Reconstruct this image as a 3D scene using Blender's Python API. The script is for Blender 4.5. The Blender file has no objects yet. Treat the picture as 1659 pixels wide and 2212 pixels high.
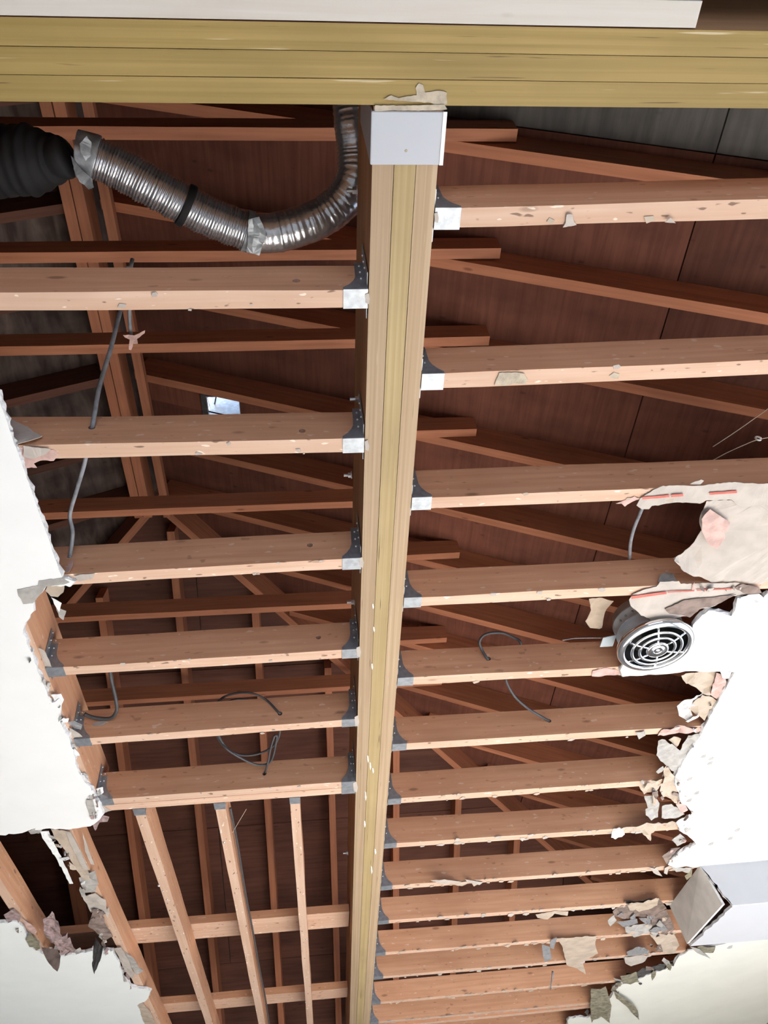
import bpy, bmesh, math, random
from mathutils import Vector, Matrix, noise
from mathutils.geometry import tessellate_polygon

random.seed(7)
SC = bpy.context.scene
COL = SC.collection
R = math.radians

# ------------------------------------------------------------------ camera
CZ = 1.5                                    # eye height above the floor
F = 1770.0                                  # focal length in pixels of a 1659x2212 frame
PIT, ROL, YAW = 0.82041932, -0.14318874, 0.14195045
fw = Vector((math.sin(YAW)*math.cos(PIT), math.cos(YAW)*math.cos(PIT), math.sin(PIT)))
r0 = Vector((math.cos(YAW), -math.sin(YAW), 0)); u0 = r0.cross(fw)
RT = math.cos(ROL)*r0 + math.sin(ROL)*u0
UP = math.cos(ROL)*u0 - math.sin(ROL)*r0
cam = bpy.data.objects.new('camera', bpy.data.cameras.new('camera'))
COL.objects.link(cam)
cam.matrix_world = Matrix(((RT.x, UP.x, -fw.x, 0), (RT.y, UP.y, -fw.y, 0), (RT.z, UP.z, -fw.z, CZ), (0, 0, 0, 1)))
cam.data.sensor_fit = 'VERTICAL'; cam.data.sensor_height = 36.0
cam.data.lens = F/2212*36.0
cam.data.clip_start = 0.02
SC.camera = cam

# ------------------------------------------------------------------ light
w = bpy.data.worlds.new('sky'); SC.world = w; w.use_nodes = True
bg = w.node_tree.nodes['Background']
bg.inputs[0].default_value = (0.62, 0.76, 1.0, 1); bg.inputs[1].default_value = 3.0
sun = bpy.data.objects.new('sun', bpy.data.lights.new('sun', 'SUN'))
sun.data.energy = 35.0; sun.data.angle = R(1.0); sun.data.color = (1.0, 0.97, 0.92)
sun.rotation_euler = Vector((-0.80, 0.06, -0.60)).to_track_quat('-Z', 'Y').to_euler()
sun.location = (8, 1, 8); COL.objects.link(sun)
def added_light(name, loc, d, sx, sy, power):
    l = bpy.data.lights.new(name, 'AREA'); l.shape = 'RECTANGLE'; l.size = sx; l.size_y = sy; l.energy = power
    l.color = (0.93, 0.97, 1.0)
    o = bpy.data.objects.new(name, l); o.location = loc
    o.rotation_euler = Vector(d).to_track_quat('-Z', 'Y').to_euler(); COL.objects.link(o)
added_light('added_back_light', (0.6, -2.96, 1.55), (0, 1, 0), 3.4, 1.5, 10)  # added area lamp behind the viewer, stands in for unseen daylight
vs = SC.view_settings
vs.view_transform = 'Standard'; vs.look = 'None'; vs.gamma = 1.0; vs.use_curve_mapping = False
vs.exposure = 0.2
SC.cycles.max_bounces = 10; SC.cycles.diffuse_bounces = 6
SC.cycles.use_denoising = True

# ------------------------------------------------------------------ helpers
ZC = CZ + 1.629                             # underside of the ceiling joists
HJ, WJ = 0.113, 0.042                       # joist depth and width
XB0, XB1 = 0.157, 0.288                     # faces of the centre beam
ZD = ZC - 0.0127                            # lower face of the ceiling board

def ray(x, y): return fw + (x-829.5)/F*RT - (y-1106)/F*UP
def onz(x, y, z): d = ray(x, y); return d*((z-CZ)/d.z) + Vector((0, 0, CZ))
def ony(x, y, Y): d = ray(x, y); return d*(Y/d.y) + Vector((0, 0, CZ))
def onx(x, y, X): d = ray(x, y); return d*(X/d.x) + Vector((0, 0, CZ))

def px_of(P):
    q = P - Vector((0, 0, CZ)); return (829.5 + F*q.dot(RT)/q.dot(fw), 1106 - F*q.dot(UP)/q.dot(fw))

def prop(o, label=None, cat=None, group=None, kind=None):
    for k, v in (('label', label), ('category', cat), ('group', group), ('kind', kind)):
        if v: o[k] = v
    return o
def link(name, me, mats, parent=None, M=None):
    o = bpy.data.objects.new(name, me); COL.objects.link(o)
    for m in (mats if isinstance(mats, (list, tuple)) else [mats]): me.materials.append(m)
    if M is not None: o.matrix_world = M
    if parent is not None:
        o.parent = parent
        o.matrix_parent_inverse = parent.matrix_basis.inverted()
    return o
def mesh(bm, smooth=False):
    bmesh.ops.recalc_face_normals(bm, faces=bm.faces[:])
    me = bpy.data.meshes.new('m'); bm.to_mesh(me); bm.free()
    if smooth:
        for p in me.polygons: p.use_smooth = True
    return me
def empty(name, loc, label, cat, group=None):
    o = bpy.data.objects.new(name, None); o.location = loc; COL.objects.link(o)
    o.empty_display_size = 0.05
    return prop(o, label, cat, group)
def box(bm, x0, x1, y0, y1, z0, z1, mi=0):
    v = [bm.verts.new(p) for p in ((x0,y0,z0),(x1,y0,z0),(x1,y1,z0),(x0,y1,z0),(x0,y0,z1),(x1,y0,z1),(x1,y1,z1),(x0,y1,z1))]
    for f in ((0,3,2,1),(4,5,6,7),(0,1,5,4),(1,2,6,5),(2,3,7,6),(3,0,4,7)):
        bm.faces.new([v[i] for i in f]).material_index = mi
    return v
def box_obj(name, b, mat, parent=None, bevel=0):
    bm = bmesh.new(); box(bm, *b)
    if bevel: bmesh.ops.bevel(bm, geom=bm.edges[:], offset=bevel, segments=2, affect='EDGES')
    return link(name, mesh(bm), mat, parent)
def prism(bm, pts, d, mi=0):
    """polygon pts (Vectors) extruded by vector d"""
    a = [bm.verts.new(p) for p in pts]; b = [bm.verts.new(p+d) for p in pts]
    fs = [bm.faces.new(a), bm.faces.new(b[::-1])]
    n = len(a)
    for i in range(n): fs.append(bm.faces.new((a[i], b[i], b[(i+1) % n], a[(i+1) % n])))
    for f in fs: f.material_index = mi
    return fs
def smooth_path(pts, n=8):
    P = [pts[0]*2-pts[1]] + list(pts) + [pts[-1]*2-pts[-2]]; out = []
    for i in range(1, len(P)-2):
        a, b, c, d = P[i-1:i+3]
        for k in range(n):
            t = k/n
            out.append(0.5*((2*b) + (c-a)*t + (2*a-5*b+4*c-d)*t*t + (3*b-a-3*c+d)*t**3))
    out.append(pts[-1]); return out
def resample(P, step):
    out = [P[0]]; acc = 0
    for a, b in zip(P, P[1:]):
        L = (b-a).length
        while acc + L >= step:
            t = (step-acc)/L if L > 1e-9 else 1
            a = a + (b-a)*t; out.append(a); L = (b-a).length; acc = 0
        acc += L
    return out
def sweep(bm, P, rad, n=10, mi=0, squash=1.0):
    """tube along points; rad(i, t) or number"""
    N = len(P); up = Vector((0.3, 0.2, 1)); rings = []
    for i, p in enumerate(P):
        t = (P[min(i+1, N-1)] - P[max(i-1, 0)]).normalized()
        up = (up - t*up.dot(t)).normalized(); s = t.cross(up)
        r = rad(i, i/(N-1)) if callable(rad) else rad
        rings.append([bm.verts.new(p + (up*math.cos(2*math.pi*k/n)*squash + s*math.sin(2*math.pi*k/n))*r) for k in range(n)])
    for a, b in zip(rings, rings[1:]):
        for k in range(n): bm.faces.new((a[k], a[(k+1) % n], b[(k+1) % n], b[k])).material_index = mi
    bm.faces.new(rings[0][::-1]).material_index = mi; bm.faces.new(rings[-1]).material_index = mi
def lathe(bm, prof, c, n=40, mi=0, close=False):
    rings = []
    for r, z in prof:
        rings.append([bm.verts.new((c[0]+r*math.cos(2*math.pi*k/n), c[1]+r*math.sin(2*math.pi*k/n), c[2]+z)) for k in range(n)])
    pairs = list(zip(rings, rings[1:])) + ([(rings[-1], rings[0])] if close else [])
    for a, b in pairs:
        for k in range(n): bm.faces.new((a[k], a[(k+1) % n], b[(k+1) % n], b[k])).material_index = mi
def blob(bm, c, r, mi=0):
    g = bmesh.ops.create_icosphere(bm, subdivisions=1, radius=r, matrix=Matrix.Translation(c))
    for v in g['verts']:
        for f in v.link_faces: f.material_index = mi

# ------------------------------------------------------------------ materials
def nt(name):
    m = bpy.data.materials.new(name); m.use_nodes = True
    n = m.node_tree; b = n.nodes['Principled BSDF']; return m, n, b
def N(n, t, **k):
    x = n.nodes.new(t)
    for a, v in k.items(): setattr(x, a, v)
    return x
def ramp(n, stops):
    r = N(n, 'ShaderNodeValToRGB'); e = r.color_ramp.elements
    while len(e) < len(stops): e.new(0.5)
    for q, (p, c) in zip(e, stops):
        q.position = p; q.color = (*c, 1) if len(c) == 3 else c
    return r
def coords(n, scale, rnd=True):
    tc = N(n, 'ShaderNodeTexCoord'); mp = N(n, 'ShaderNodeMapping')
    mp.inputs['Scale'].default_value = scale
    if rnd:
        oi = N(n, 'ShaderNodeObjectInfo'); ad = N(n, 'ShaderNodeVectorMath', operation='MULTIPLY_ADD')
        n.links.new(oi.outputs['Random'], ad.inputs[0]); ad.inputs[1].default_value = (7.3, 3.1, 5.7)
        n.links.new(tc.outputs['Object'], ad.inputs[2]); n.links.new(ad.outputs[0], mp.inputs[0])
    else: n.links.new(tc.outputs['Object'], mp.inputs[0])
    return mp.outputs[0]
def mix(n, fac, a, b, mode='MIX'):
    m = N(n, 'ShaderNodeMix', data_type='RGBA', blend_type=mode)
    for s, v in ((m.inputs[0], fac), (m.inputs[6], a), (m.inputs[7], b)):
        if hasattr(v, 'is_output'): n.links.new(v, s)
        else: s.default_value = v if isinstance(v, (int, float)) else (*v, 1)
    return m.outputs[2]
def wood(name, c1, c2, dark, grain=(1.1, 26, 26), rough=0.75, streak=0.0, specks=0.0, knots=1.0, vary=0.16, blotch=0.35, bump=0.25):
    m, n, b = nt(name)
    v = coords(n, grain); no = N(n, 'ShaderNodeTexNoise'); no.inputs['Scale'].default_value = 2.2; no.inputs['Detail'].default_value = 5
    no.inputs['Distortion'].default_value = 0.4
    n.links.new(v, no.inputs['Vector'])
    rp = ramp(n, [(0.32, c1), (0.68, c2)]); n.links.new(no.outputs[0], rp.inputs[0]); c = rp.outputs[0]
    v2 = coords(n, (1.5, 3.5, 3.5)); bl = N(n, 'ShaderNodeTexNoise'); bl.inputs['Scale'].default_value = 2.0; bl.inputs['Detail'].default_value = 3
    n.links.new(v2, bl.inputs['Vector'])
    r2 = ramp(n, [(0.42, (0, 0, 0)), (0.75, (1, 1, 1))]); n.links.new(bl.outputs[0], r2.inputs[0])
    mu = N(n, 'ShaderNodeMath', operation='MULTIPLY'); n.links.new(r2.outputs[0], mu.inputs[0]); mu.inputs[1].default_value = blotch
    c = mix(n, mu.outputs[0], c, dark)
    v3 = coords(n, (3.2, 9.5, 9.5)); vo = N(n, 'ShaderNodeTexVoronoi'); vo.inputs['Scale'].default_value = 1.25
    n.links.new(v3, vo.inputs['Vector'])
    r3 = ramp(n, [(0.05, (0.85, 0.85, 0.85)), (0.10, (0, 0, 0))]); n.links.new(vo.outputs['Distance'], r3.inputs[0])
    mk = N(n, 'ShaderNodeMath', operation='MULTIPLY'); n.links.new(r3.outputs[0], mk.inputs[0]); mk.inputs[1].default_value = knots
    c = mix(n, mk.outputs[0], c, tuple(q*0.4 for q in dark))
    if specks:
        v6 = coords(n, (26, 70, 70)); s6 = N(n, 'ShaderNodeTexNoise'); s6.inputs['Scale'].default_value = 1.0; s6.inputs['Detail'].default_value = 1.5
        n.links.new(v6, s6.inputs['Vector']); r6 = ramp(n, [(0.685, (0, 0, 0)), (0.73, (specks,)*3)]); n.links.new(s6.outputs[0], r6.inputs[0])
        c = mix(n, r6.outputs[0], c, tuple(q*0.35 for q in dark))
        r7 = ramp(n, [(0.27, (specks,)*3), (0.31, (0, 0, 0))]); n.links.new(s6.outputs[0], r7.inputs[0])
        c = mix(n, r7.outputs[0], c, (0.85, 0.74, 0.62))
    if streak:
        v4 = coords(n, (4.5, 150, 150)); sn = N(n, 'ShaderNodeTexNoise'); sn.inputs['Scale'].default_value = 1.0; sn.inputs['Detail'].default_value = 2
        n.links.new(v4, sn.inputs['Vector']); r4 = ramp(n, [(0.70, (0, 0, 0)), (0.75, (streak,)*3)]); n.links.new(sn.outputs[0], r4.inputs[0])
        c = mix(n, r4.outputs[0], c, (0.10, 0.06, 0.03))
        r5 = ramp(n, [(0.24, (streak,)*3), (0.29, (0, 0, 0))]); n.links.new(sn.outputs[0], r5.inputs[0])
        c = mix(n, r5.outputs[0], c, (0.56, 0.46, 0.30))
    oi = N(n, 'ShaderNodeObjectInfo'); mr = N(n, 'ShaderNodeMapRange'); n.links.new(oi.outputs['Random'], mr.inputs[0])
    mr.inputs[3].default_value = 1-vary; mr.inputs[4].default_value = 1+vary
    hs = N(n, 'ShaderNodeHueSaturation'); n.links.new(mr.outputs[0], hs.inputs['Value']); n.links.new(c, hs.inputs['Color'])
    n.links.new(hs.outputs[0], b.inputs['Base Color']); b.inputs['Roughness'].default_value = rough
    b.inputs['Specular IOR Level'].default_value = 0.25
    bp = N(n, 'ShaderNodeBump'); bp.inputs['Strength'].default_value = bump; bp.inputs['Distance'].default_value = 0.002
    n.links.new(no.outputs[0], bp.inputs['Height']); n.links.new(bp.outputs[0], b.inputs['Normal'])
    return m
def plain(name, c, rough=0.7, metal=0.0, var=0.12, scale=25, bump=0.0, spec=0.4, c2=None):
    m, n, b = nt(name)
    v = coords(n, (1, 1, 1)); no = N(n, 'ShaderNodeTexNoise'); no.inputs['Scale'].default_value = scale; no.inputs['Detail'].default_value = 4
    n.links.new(v, no.inputs['Vector'])
    c2 = c2 or tuple(q*(1-2.2*var) for q in c)
    rp = ramp(n, [(0.36, c2), (0.62, c)]); n.links.new(no.outputs[0], rp.inputs[0])
    n.links.new(rp.outputs[0], b.inputs['Base Color'])
    b.inputs['Roughness'].default_value = rough; b.inputs['Metallic'].default_value = metal; b.inputs['Specular IOR Level'].default_value = spec
    if bump:
        bp = N(n, 'ShaderNodeBump'); bp.inputs['Strength'].default_value = bump; bp.inputs['Distance'].default_value = 0.004
        n.links.new(no.outputs[0], bp.inputs['Height']); n.links.new(bp.outputs[0], b.inputs['Normal'])
    return m
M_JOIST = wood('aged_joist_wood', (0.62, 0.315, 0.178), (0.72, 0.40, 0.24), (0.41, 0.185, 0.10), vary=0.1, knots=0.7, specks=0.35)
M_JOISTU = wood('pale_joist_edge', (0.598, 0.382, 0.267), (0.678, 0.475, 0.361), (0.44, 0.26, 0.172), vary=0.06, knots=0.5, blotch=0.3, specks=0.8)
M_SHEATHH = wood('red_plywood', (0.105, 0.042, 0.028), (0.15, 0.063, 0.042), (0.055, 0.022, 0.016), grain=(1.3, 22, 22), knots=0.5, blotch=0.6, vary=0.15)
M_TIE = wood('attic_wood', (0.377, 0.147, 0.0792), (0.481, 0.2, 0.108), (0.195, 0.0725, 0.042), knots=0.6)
M_RAFTL = wood('shaded_rafter_wood', (0.0945, 0.0387, 0.0243), (0.135, 0.0567, 0.036), (0.0495, 0.0198, 0.0135), knots=0.6)  # darker copy of attic wood; the left slope's gloom is in its colour
M_LVLX = wood('olive_veneer_wood', (0.285, 0.196, 0.062), (0.375, 0.26, 0.092), (0.225, 0.155, 0.0507), grain=(0.4, 45, 45), knots=0.0, vary=0.06, blotch=0.5, rough=0.55, streak=0.8)
M_LVLFACE = wood('veneer_beam_face', (0.36, 0.18, 0.09), (0.48, 0.27, 0.14), (0.25, 0.11, 0.05), grain=(0.6, 9, 9), knots=0.2, vary=0.05)
M_LVL = wood('veneer_beam_wood', (0.352, 0.244, 0.142), (0.48, 0.352, 0.232), (0.368, 0.256, 0.163), grain=(0.45, 60, 60), knots=0.0, vary=0.10, blotch=0.5, rough=0.6, streak=0.8)
M_LVLY = wood('yellow_veneer_wood', (0.368, 0.268, 0.122), (0.456, 0.344, 0.18), (0.288, 0.196, 0.099), grain=(0.4, 45, 45), knots=0.0, vary=0.06, blotch=0.4, rough=0.55, streak=0.8)
M_PINE = wood('fresh_pine', (0.554, 0.504, 0.441), (0.605, 0.563, 0.513), (0.462, 0.378, 0.297), knots=0.4, vary=0.02, blotch=0.2)
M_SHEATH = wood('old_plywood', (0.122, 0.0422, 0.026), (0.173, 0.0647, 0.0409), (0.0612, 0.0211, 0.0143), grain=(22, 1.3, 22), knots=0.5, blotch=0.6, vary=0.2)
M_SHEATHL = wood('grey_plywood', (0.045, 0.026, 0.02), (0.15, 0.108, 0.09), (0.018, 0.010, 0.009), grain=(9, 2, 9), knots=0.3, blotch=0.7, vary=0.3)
M_DARKROOF = wood('dark_roof_board', (0.07, 0.065, 0.06), (0.12, 0.11, 0.10), (0.03, 0.028, 0.026), grain=(14, 1.5, 14), knots=0.2, blotch=0.5, vary=0.15)
M_STEEL = plain('galvanised_steel', (0.399, 0.425, 0.459), 0.45, 0.7, 0.10, 60)
M_NAIL = plain('bright_nail_steel', (0.80, 0.82, 0.84), 0.3, 0.9, 0.05)
M_CAP = plain('white_coated_steel', (0.422, 0.435, 0.476), 0.5, 0.15, 0.02, 6)
M_PAINT = plain('white_ceiling_paint', (0.86, 0.86, 0.85), 0.85, 0, 0.01, 8, 0.05)
M_PAINTC = plain('cool_white_ceiling_paint', (0.84, 0.87, 0.85), 0.85, 0, 0.01, 8, 0.05)
M_PAINTY = plain('cream_ceiling_paint', (0.84, 0.836, 0.759), 0.85, 0, 0.02, 5, 0.05)
M_PAINTG = plain('shade_greyed_bulkhead_paint', (0.46, 0.46, 0.475), 0.85, 0, 0.01, 8, 0.05)  # greyed evenly, partly to stand in for shade on the underside
M_GYP = plain('broken_gypsum', (0.64, 0.63, 0.63), 0.95, 0, 0.12, 70, 0.6)
M_GREYP = plain('grey_board_paper', (0.44, 0.415, 0.385), 0.9, 0, 0.1, 40, 0.3)
M_ENDP = plain('pale_board_backing', (0.63, 0.598, 0.557), 0.9, 0, 0.08, 12, 0.2)
M_TAN = plain('tan_board_paper', (0.52, 0.42, 0.33), 0.9, 0, 0.08, 18, 0.2)
M_CREAM = plain('cream_board_paper', (0.50, 0.44, 0.39), 0.9, 0, 0.06, 18, 0.2)
M_PINK = plain('pinkish_torn_paper', (0.62, 0.41, 0.36), 0.9, 0, 0.12, 30, 0.3)
M_BROWNP = plain('brown_stained_paper', (0.27, 0.20, 0.17), 0.9, 0, 0.2, 25, 0.3)
M_DARKP = plain('dark_felt_paper', (0.085, 0.08, 0.075), 0.9, 0, 0.2, 40, 0.3)
M_OLIVE = plain('olive_dusty_paper', (0.30, 0.27, 0.19), 0.9, 0, 0.2, 40, 0.3)
M_RED = plain('faded_red_print', (0.62, 0.17, 0.13), 0.9, 0, 0.1)
M_FOILP = plain('crumpled_foil', (0.82, 0.82, 0.84), 0.25, 0.8, 0.08, 60, 0.8)
M_WOOL = plain('pink_grey_insulation', (0.42, 0.30, 0.29), 1.0, 0, 0.2, 50, 0.8)
M_DUCT = plain('aluminium_duct', (0.52, 0.53, 0.56), 0.2, 0.85, 0.05, 30)
M_FOIL = plain('wrinkled_foil_duct', (0.58, 0.59, 0.62), 0.25, 0.85, 0.06, 40, 0.5)
M_TAPE = plain('grey_duct_tape', (0.36, 0.39, 0.42), 0.4, 0.3, 0.2, 40, 0.4)
M_BLACK = plain('black_duct_wrap', (0.012, 0.012, 0.014), 0.75, 0, 0.2, 12, 0.5)
M_CABLE = plain('grey_cable_sheath', (0.28, 0.29, 0.32), 0.5, 0, 0.15, 40)
M_CABLED = plain('dark_cable_sheath', (0.07, 0.07, 0.075), 0.5, 0, 0.1, 40)
M_CHROME = plain('chrome', (0.80, 0.80, 0.82), 0.10, 1.0, 0.02, 20)
M_FANGREY = plain('grey_enamel', (0.55, 0.62, 0.67), 0.35, 0.1, 0.1, 12)
M_FANIN = plain('fan_interior', (0.03, 0.03, 0.03), 0.7)
M_ADH = plain('dried_adhesive', (0.52, 0.44, 0.34), 0.9, 0, 0.12, 50, 0.5)
M_FLOOR = wood('pale_floor_boards', (0.64, 0.62, 0.59), (0.72, 0.70, 0.67), (0.55, 0.52, 0.49), knots=0.1)
M_WALL = plain('grey_wall_paint', (0.42, 0.42, 0.41), 0.9, 0, 0.01)

# ------------------------------------------------------------------ boards
def rect_ring(x0, x1, z0, z1, cx, cz, n=16):
    out = []
    for k in range(n):
        a = 2*math.pi*(k+0.0)/n; c, s = math.cos(a), math.sin(a)
        t = min(((x1 if c > 0 else x0)-cx)/c if abs(c) > 1e-6 else 9e9, ((z1 if s > 0 else z0)-cz)/s if abs(s) > 1e-6 else 9e9)
        out.append((cx+c*t, cz+s*t))
    return out
def board_mesh(L, wd, h, holes=(), jit=0.0012, seg=0.14, wane=0.0):
    """local X 0..L, Y 0..wd, Z 0..h; drilled holes (x, z, r) go through Y"""
    bm = bmesh.new(); ox = random.uniform(0, 99)
    xs = {0.0, L}
    k = max(2, int(L/seg))
    for i in range(1, k): xs.add(L*i/k)
    hs = []
    for (hx, hz, hr) in holes:
        a = max(hr*2.0, 0.02); hs.append((hx-a, hx+a, hx, hz, hr))
        xs = {x for x in xs if not (hx-a-0.012 < x < hx+a+0.012)} | {hx-a, hx+a}
    xs = sorted(xs); rows = []
    for x in xs:
        q = lambda s: jit*noise.noise((x*3+ox, s*5.1, ox))
        wn = wane*max(0, noise.noise((x*4+ox, 3.3, ox)))
        rows.append([bm.verts.new(p) for p in ((x, q(1), q(2)), (x, wd+q(3)-wn, q(4)), (x, wd+q(5), h+q(6)), (x, q(7), h+q(8)))])
    def face(*v): bm.faces.new(v)
    face(*rows[0][::-1]); face(*rows[-1])
    for i in range(len(xs)-1):
        a, b = rows[i], rows[i+1]
        H = [t for t in hs if abs(t[0]-xs[i]) < 1e-9 and abs(t[1]-xs[i+1]) < 1e-9]
        face(a[0], b[0], b[1], a[1]); face(a[3], a[2], b[2], b[3])
        if not H:
            face(a[0], a[3], b[3], b[0]); face(a[1], b[1], b[2], a[2])
        else:
            _, _, cx, cz, cr = H[0]; tubes = []
            for (A, B, C, D, y) in ((a[0], b[0], b[3], a[3], 0.0), (a[1], b[1], b[2], a[2], wd)):
                n = 16; inner = [bm.verts.new((cx+cr*math.cos(2*math.pi*k/n), y, cz+cr*math.sin(2*math.pi*k/n))) for k in range(n)]
                tubes.append(inner)
                corners = [(C, math.atan2(C.co.z-cz, C.co.x-cx)), (D, math.atan2(D.co.z-cz, D.co.x-cx)), (A, math.atan2(A.co.z-cz, A.co.x-cx)), (B, math.atan2(B.co.z-cz, B.co.x-cx))]
                own = []
                for k in range(n):
                    an = 2*math.pi*(k+0.5)/n
                    own.append(min(range(4), key=lambda j: abs((an-corners[j][1]+math.pi) % (2*math.pi)-math.pi)))
                for k in range(n):
                    face(inner[k], inner[(k+1) % n], corners[own[k]][0])
                    k2 = (k+1) % n
                    if own[k] != own[k2]: face(inner[k2], corners[own[k2]][0], corners[own[k]][0])
            p, q = tubes
            for k in range(16): face(p[k], q[k], q[(k+1) % 16], p[(k+1) % 16])
    return mesh(bm)
def frame(o, ax, up=Vector((0, 0, 1))):
    x = ax.normalized(); y = up.cross(x).normalized(); z = x.cross(y)
    return Matrix(((x.x, y.x, z.x, o.x), (x.y, y.y, z.y, o.y), (x.z, y.z, z.z, o.z), (0, 0, 0, 1)))
def board(name, p0, p1, wd, h, mat, label=None, cat=None, group=None, parent=None, **k):
    M = frame(p0, p1-p0)
    me = board_mesh((p1-p0).length, wd, h, **k)
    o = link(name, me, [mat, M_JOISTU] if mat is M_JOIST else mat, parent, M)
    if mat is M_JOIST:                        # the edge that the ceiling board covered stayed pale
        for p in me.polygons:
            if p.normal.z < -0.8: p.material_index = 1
    return prop(o, label, cat, group)

# ------------------------------------------------------------------ room shell
RX0, RX1, RY0, RY1 = -5.0, 3.3, -3.0, 7.6
def shell(name, boxes, mat):
    bm = bmesh.new()
    for b in boxes: box(bm, *b)
    return prop(link(name, mesh(bm), mat), kind='structure')
shell('floor', [(RX0, RX1, RY0, RY1, -0.1, 0.0)], M_FLOOR)
ZT = ZC + HJ
shell('wall_left', [(RX0-0.1, RX0, RY0, RY1, 0, ZT+0.14)], M_WALL)
WY0, WY1, WZ0, WZ1 = 0.9, 4.7, 0.25, 2.55  # unseen opening, placed and sized to throw a sun patch on the floor
shell('wall_right', [(RX1, RX1+0.1, RY0, WY0, 0, ZT+0.14), (RX1, RX1+0.1, WY1, RY1, 0, ZT+0.14), (RX1, RX1+0.1, WY0, WY1, 0, WZ0), (RX1, RX1+0.1, WY0, WY1, WZ1, ZT+0.14)], M_WALL)
shell('unseen_window_1', [(RX1, RX1+0.08, WY0, WY0+0.05, WZ0, WZ1), (RX1, RX1+0.08, WY1-0.05, WY1, WZ0, WZ1), (RX1, RX1+0.08, 2.77, 2.83, WZ0, WZ1),
                   (RX1, RX1+0.08, WY0+0.05, 2.77, WZ0, WZ0+0.05), (RX1, RX1+0.08, 2.83, WY1-0.05, WZ0, WZ0+0.05),
                   (RX1, RX1+0.08, WY0+0.05, 2.77, WZ1-0.05, WZ1), (RX1, RX1+0.08, 2.83, WY1-0.05, WZ1-0.05, WZ1)], M_PAINT)
shell('wall_back', [(RX0, -1.2, RY0-0.1, RY0, 0, ZT), (2.4, RX1, RY0-0.1, RY0, 0, ZT), (-1.2, 2.4, RY0-0.1, RY0, 0, 0.75), (-1.2, 2.4, RY0-0.1, RY0, 2.35, ZT)], M_WALL)
shell('unseen_window_2', [(-1.2, -1.15, RY0-0.09, RY0, 0.75, 2.35), (2.35, 2.4, RY0-0.09, RY0, 0.75, 2.35), (-1.15, 2.35, RY0-0.09, RY0, 0.75, 0.8), (-1.15, 2.35, RY0-0.09, RY0, 2.3, 2.35), (0.57, 0.63, RY0-0.09, RY0, 0.8, 2.3)], M_PAINT)  # unseen window, added behind the viewer together with its area lamp
shell('wall_far', [(RX0, RX1, RY1, RY1+0.1, 0, ZT)], M_WALL)

# roof: ridge line at XR, both slopes, sheathing built panel by panel
XR, SL = -0.82, 0.42
ZR = CZ + 2.9 + SL*(0.62-XR)                  # rafter underside at the ridge
def zr(X): return ZR - SL*abs(X-XR)
RD = 0.152
YT = [0.915, 1.345, 1.73, 2.19, 2.60, 2.985, 3.33, 3.68, 4.09, 4.50, 4.90, 5.31, 5.71, 6.12, 6.53]
roof = empty('roof_sheathing', (XR, 2.0, ZR+RD), 'reddish brown plywood roof deck above the rafters', 'roof')
roof['kind'] = 'structure'
YH = 3.10                                     # the ridge ends here; a hipped end slopes down beyond it
def clip(poly, f):
    out = []
    for i, p in enumerate(poly):
        q = poly[(i+1) % len(poly)]; a, b = f(p), f(q)
        if a >= 0: out.append(p)
        if (a >= 0) != (b >= 0):
            t = a/(a-b); out.append((p[0]+(q[0]-p[0])*t, p[1]+(q[1]-p[1])*t))
    return out
def slope_panel(x0, x1, y0, y1, mat, name='sheathing_panel', hip=False, up=0.0, grow=0.0):
    poly = [(x0, y0), (x1, y0), (x1, y1), (x0, y1)]
    if hip:
        poly = clip(poly, lambda p: (p[1]-YH) - (p[0]-XR) + grow); poly = clip(poly, lambda p: (p[1]-YH) + (p[0]-XR) + grow) if poly else poly
        z = lambda x, y: ZR - SL*(y-YH)
    else:
        sg = 1 if (x0+x1)/2 > XR else -1
        poly = clip(poly, lambda p: sg*(p[0]-XR) - (p[1]-YH) + grow)
        z = lambda x, y: zr(x)
    if len(poly) < 3: return
    bm = bmesh.new()
    prism(bm, [Vector((x, y, z(x, y)+RD+up)) for x, y in poly], Vector((0, 0, 0.012)))
    return link(name, mesh(bm), mat, roof)
def on_roof(x, y):
    q = ray(x, y); t = (ZR + RD + SL*XR - CZ)/(q.z + SL*q.x); return q*t
_v = [on_roof(445, 846), on_roof(515, 856), on_roof(517, 905)]
VX0, VX1, VY0, VY1 = _v[0].x, _v[1].x, _v[0].y, _v[2].y
for side in (1, -1):
    row = 0; d = 0.0
    while d < 4.2:
        d1 = min(d + 1.12, 4.25)
        ys = [-3.0] + [-0.62 + (0.0 if row % 2 == 0 else -1.2) + 2.44*i for i in range(1, 5)]
        ys = [y for y in ys if y < 7.5] + [7.62]
        if side > 0 and row in (1, 2): ys = [-3.0, 0.93] + [y for y in ys[1:] if y > 1.2]
        for y0, y1 in zip(ys, ys[1:]):
            a, b = XR + side*d, XR + side*d1
            x0, x1 = (a, b) if side > 0 else (b, a)
            g = 0.0025
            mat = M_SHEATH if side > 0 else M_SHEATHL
            if side > 0 and row >= 1 and y1 <= 0.94: mat = M_DARKROOF
            if side > 0 and x0 <= VX0 and VX1 <= x1 and y0 <= VY0 and VY1 <= y1:
                for q in ((x0+g, x1-g, y0+g, VY0), (x0+g, x1-g, VY1, y1-g), (x0+g, VX0, VY0, VY1), (VX1, x1-g, VY0, VY1)): slope_panel(*q, mat)
            else: slope_panel(x0+g, x1-g, y0+g, y1-g, mat)
        d = d1; row += 1
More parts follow.
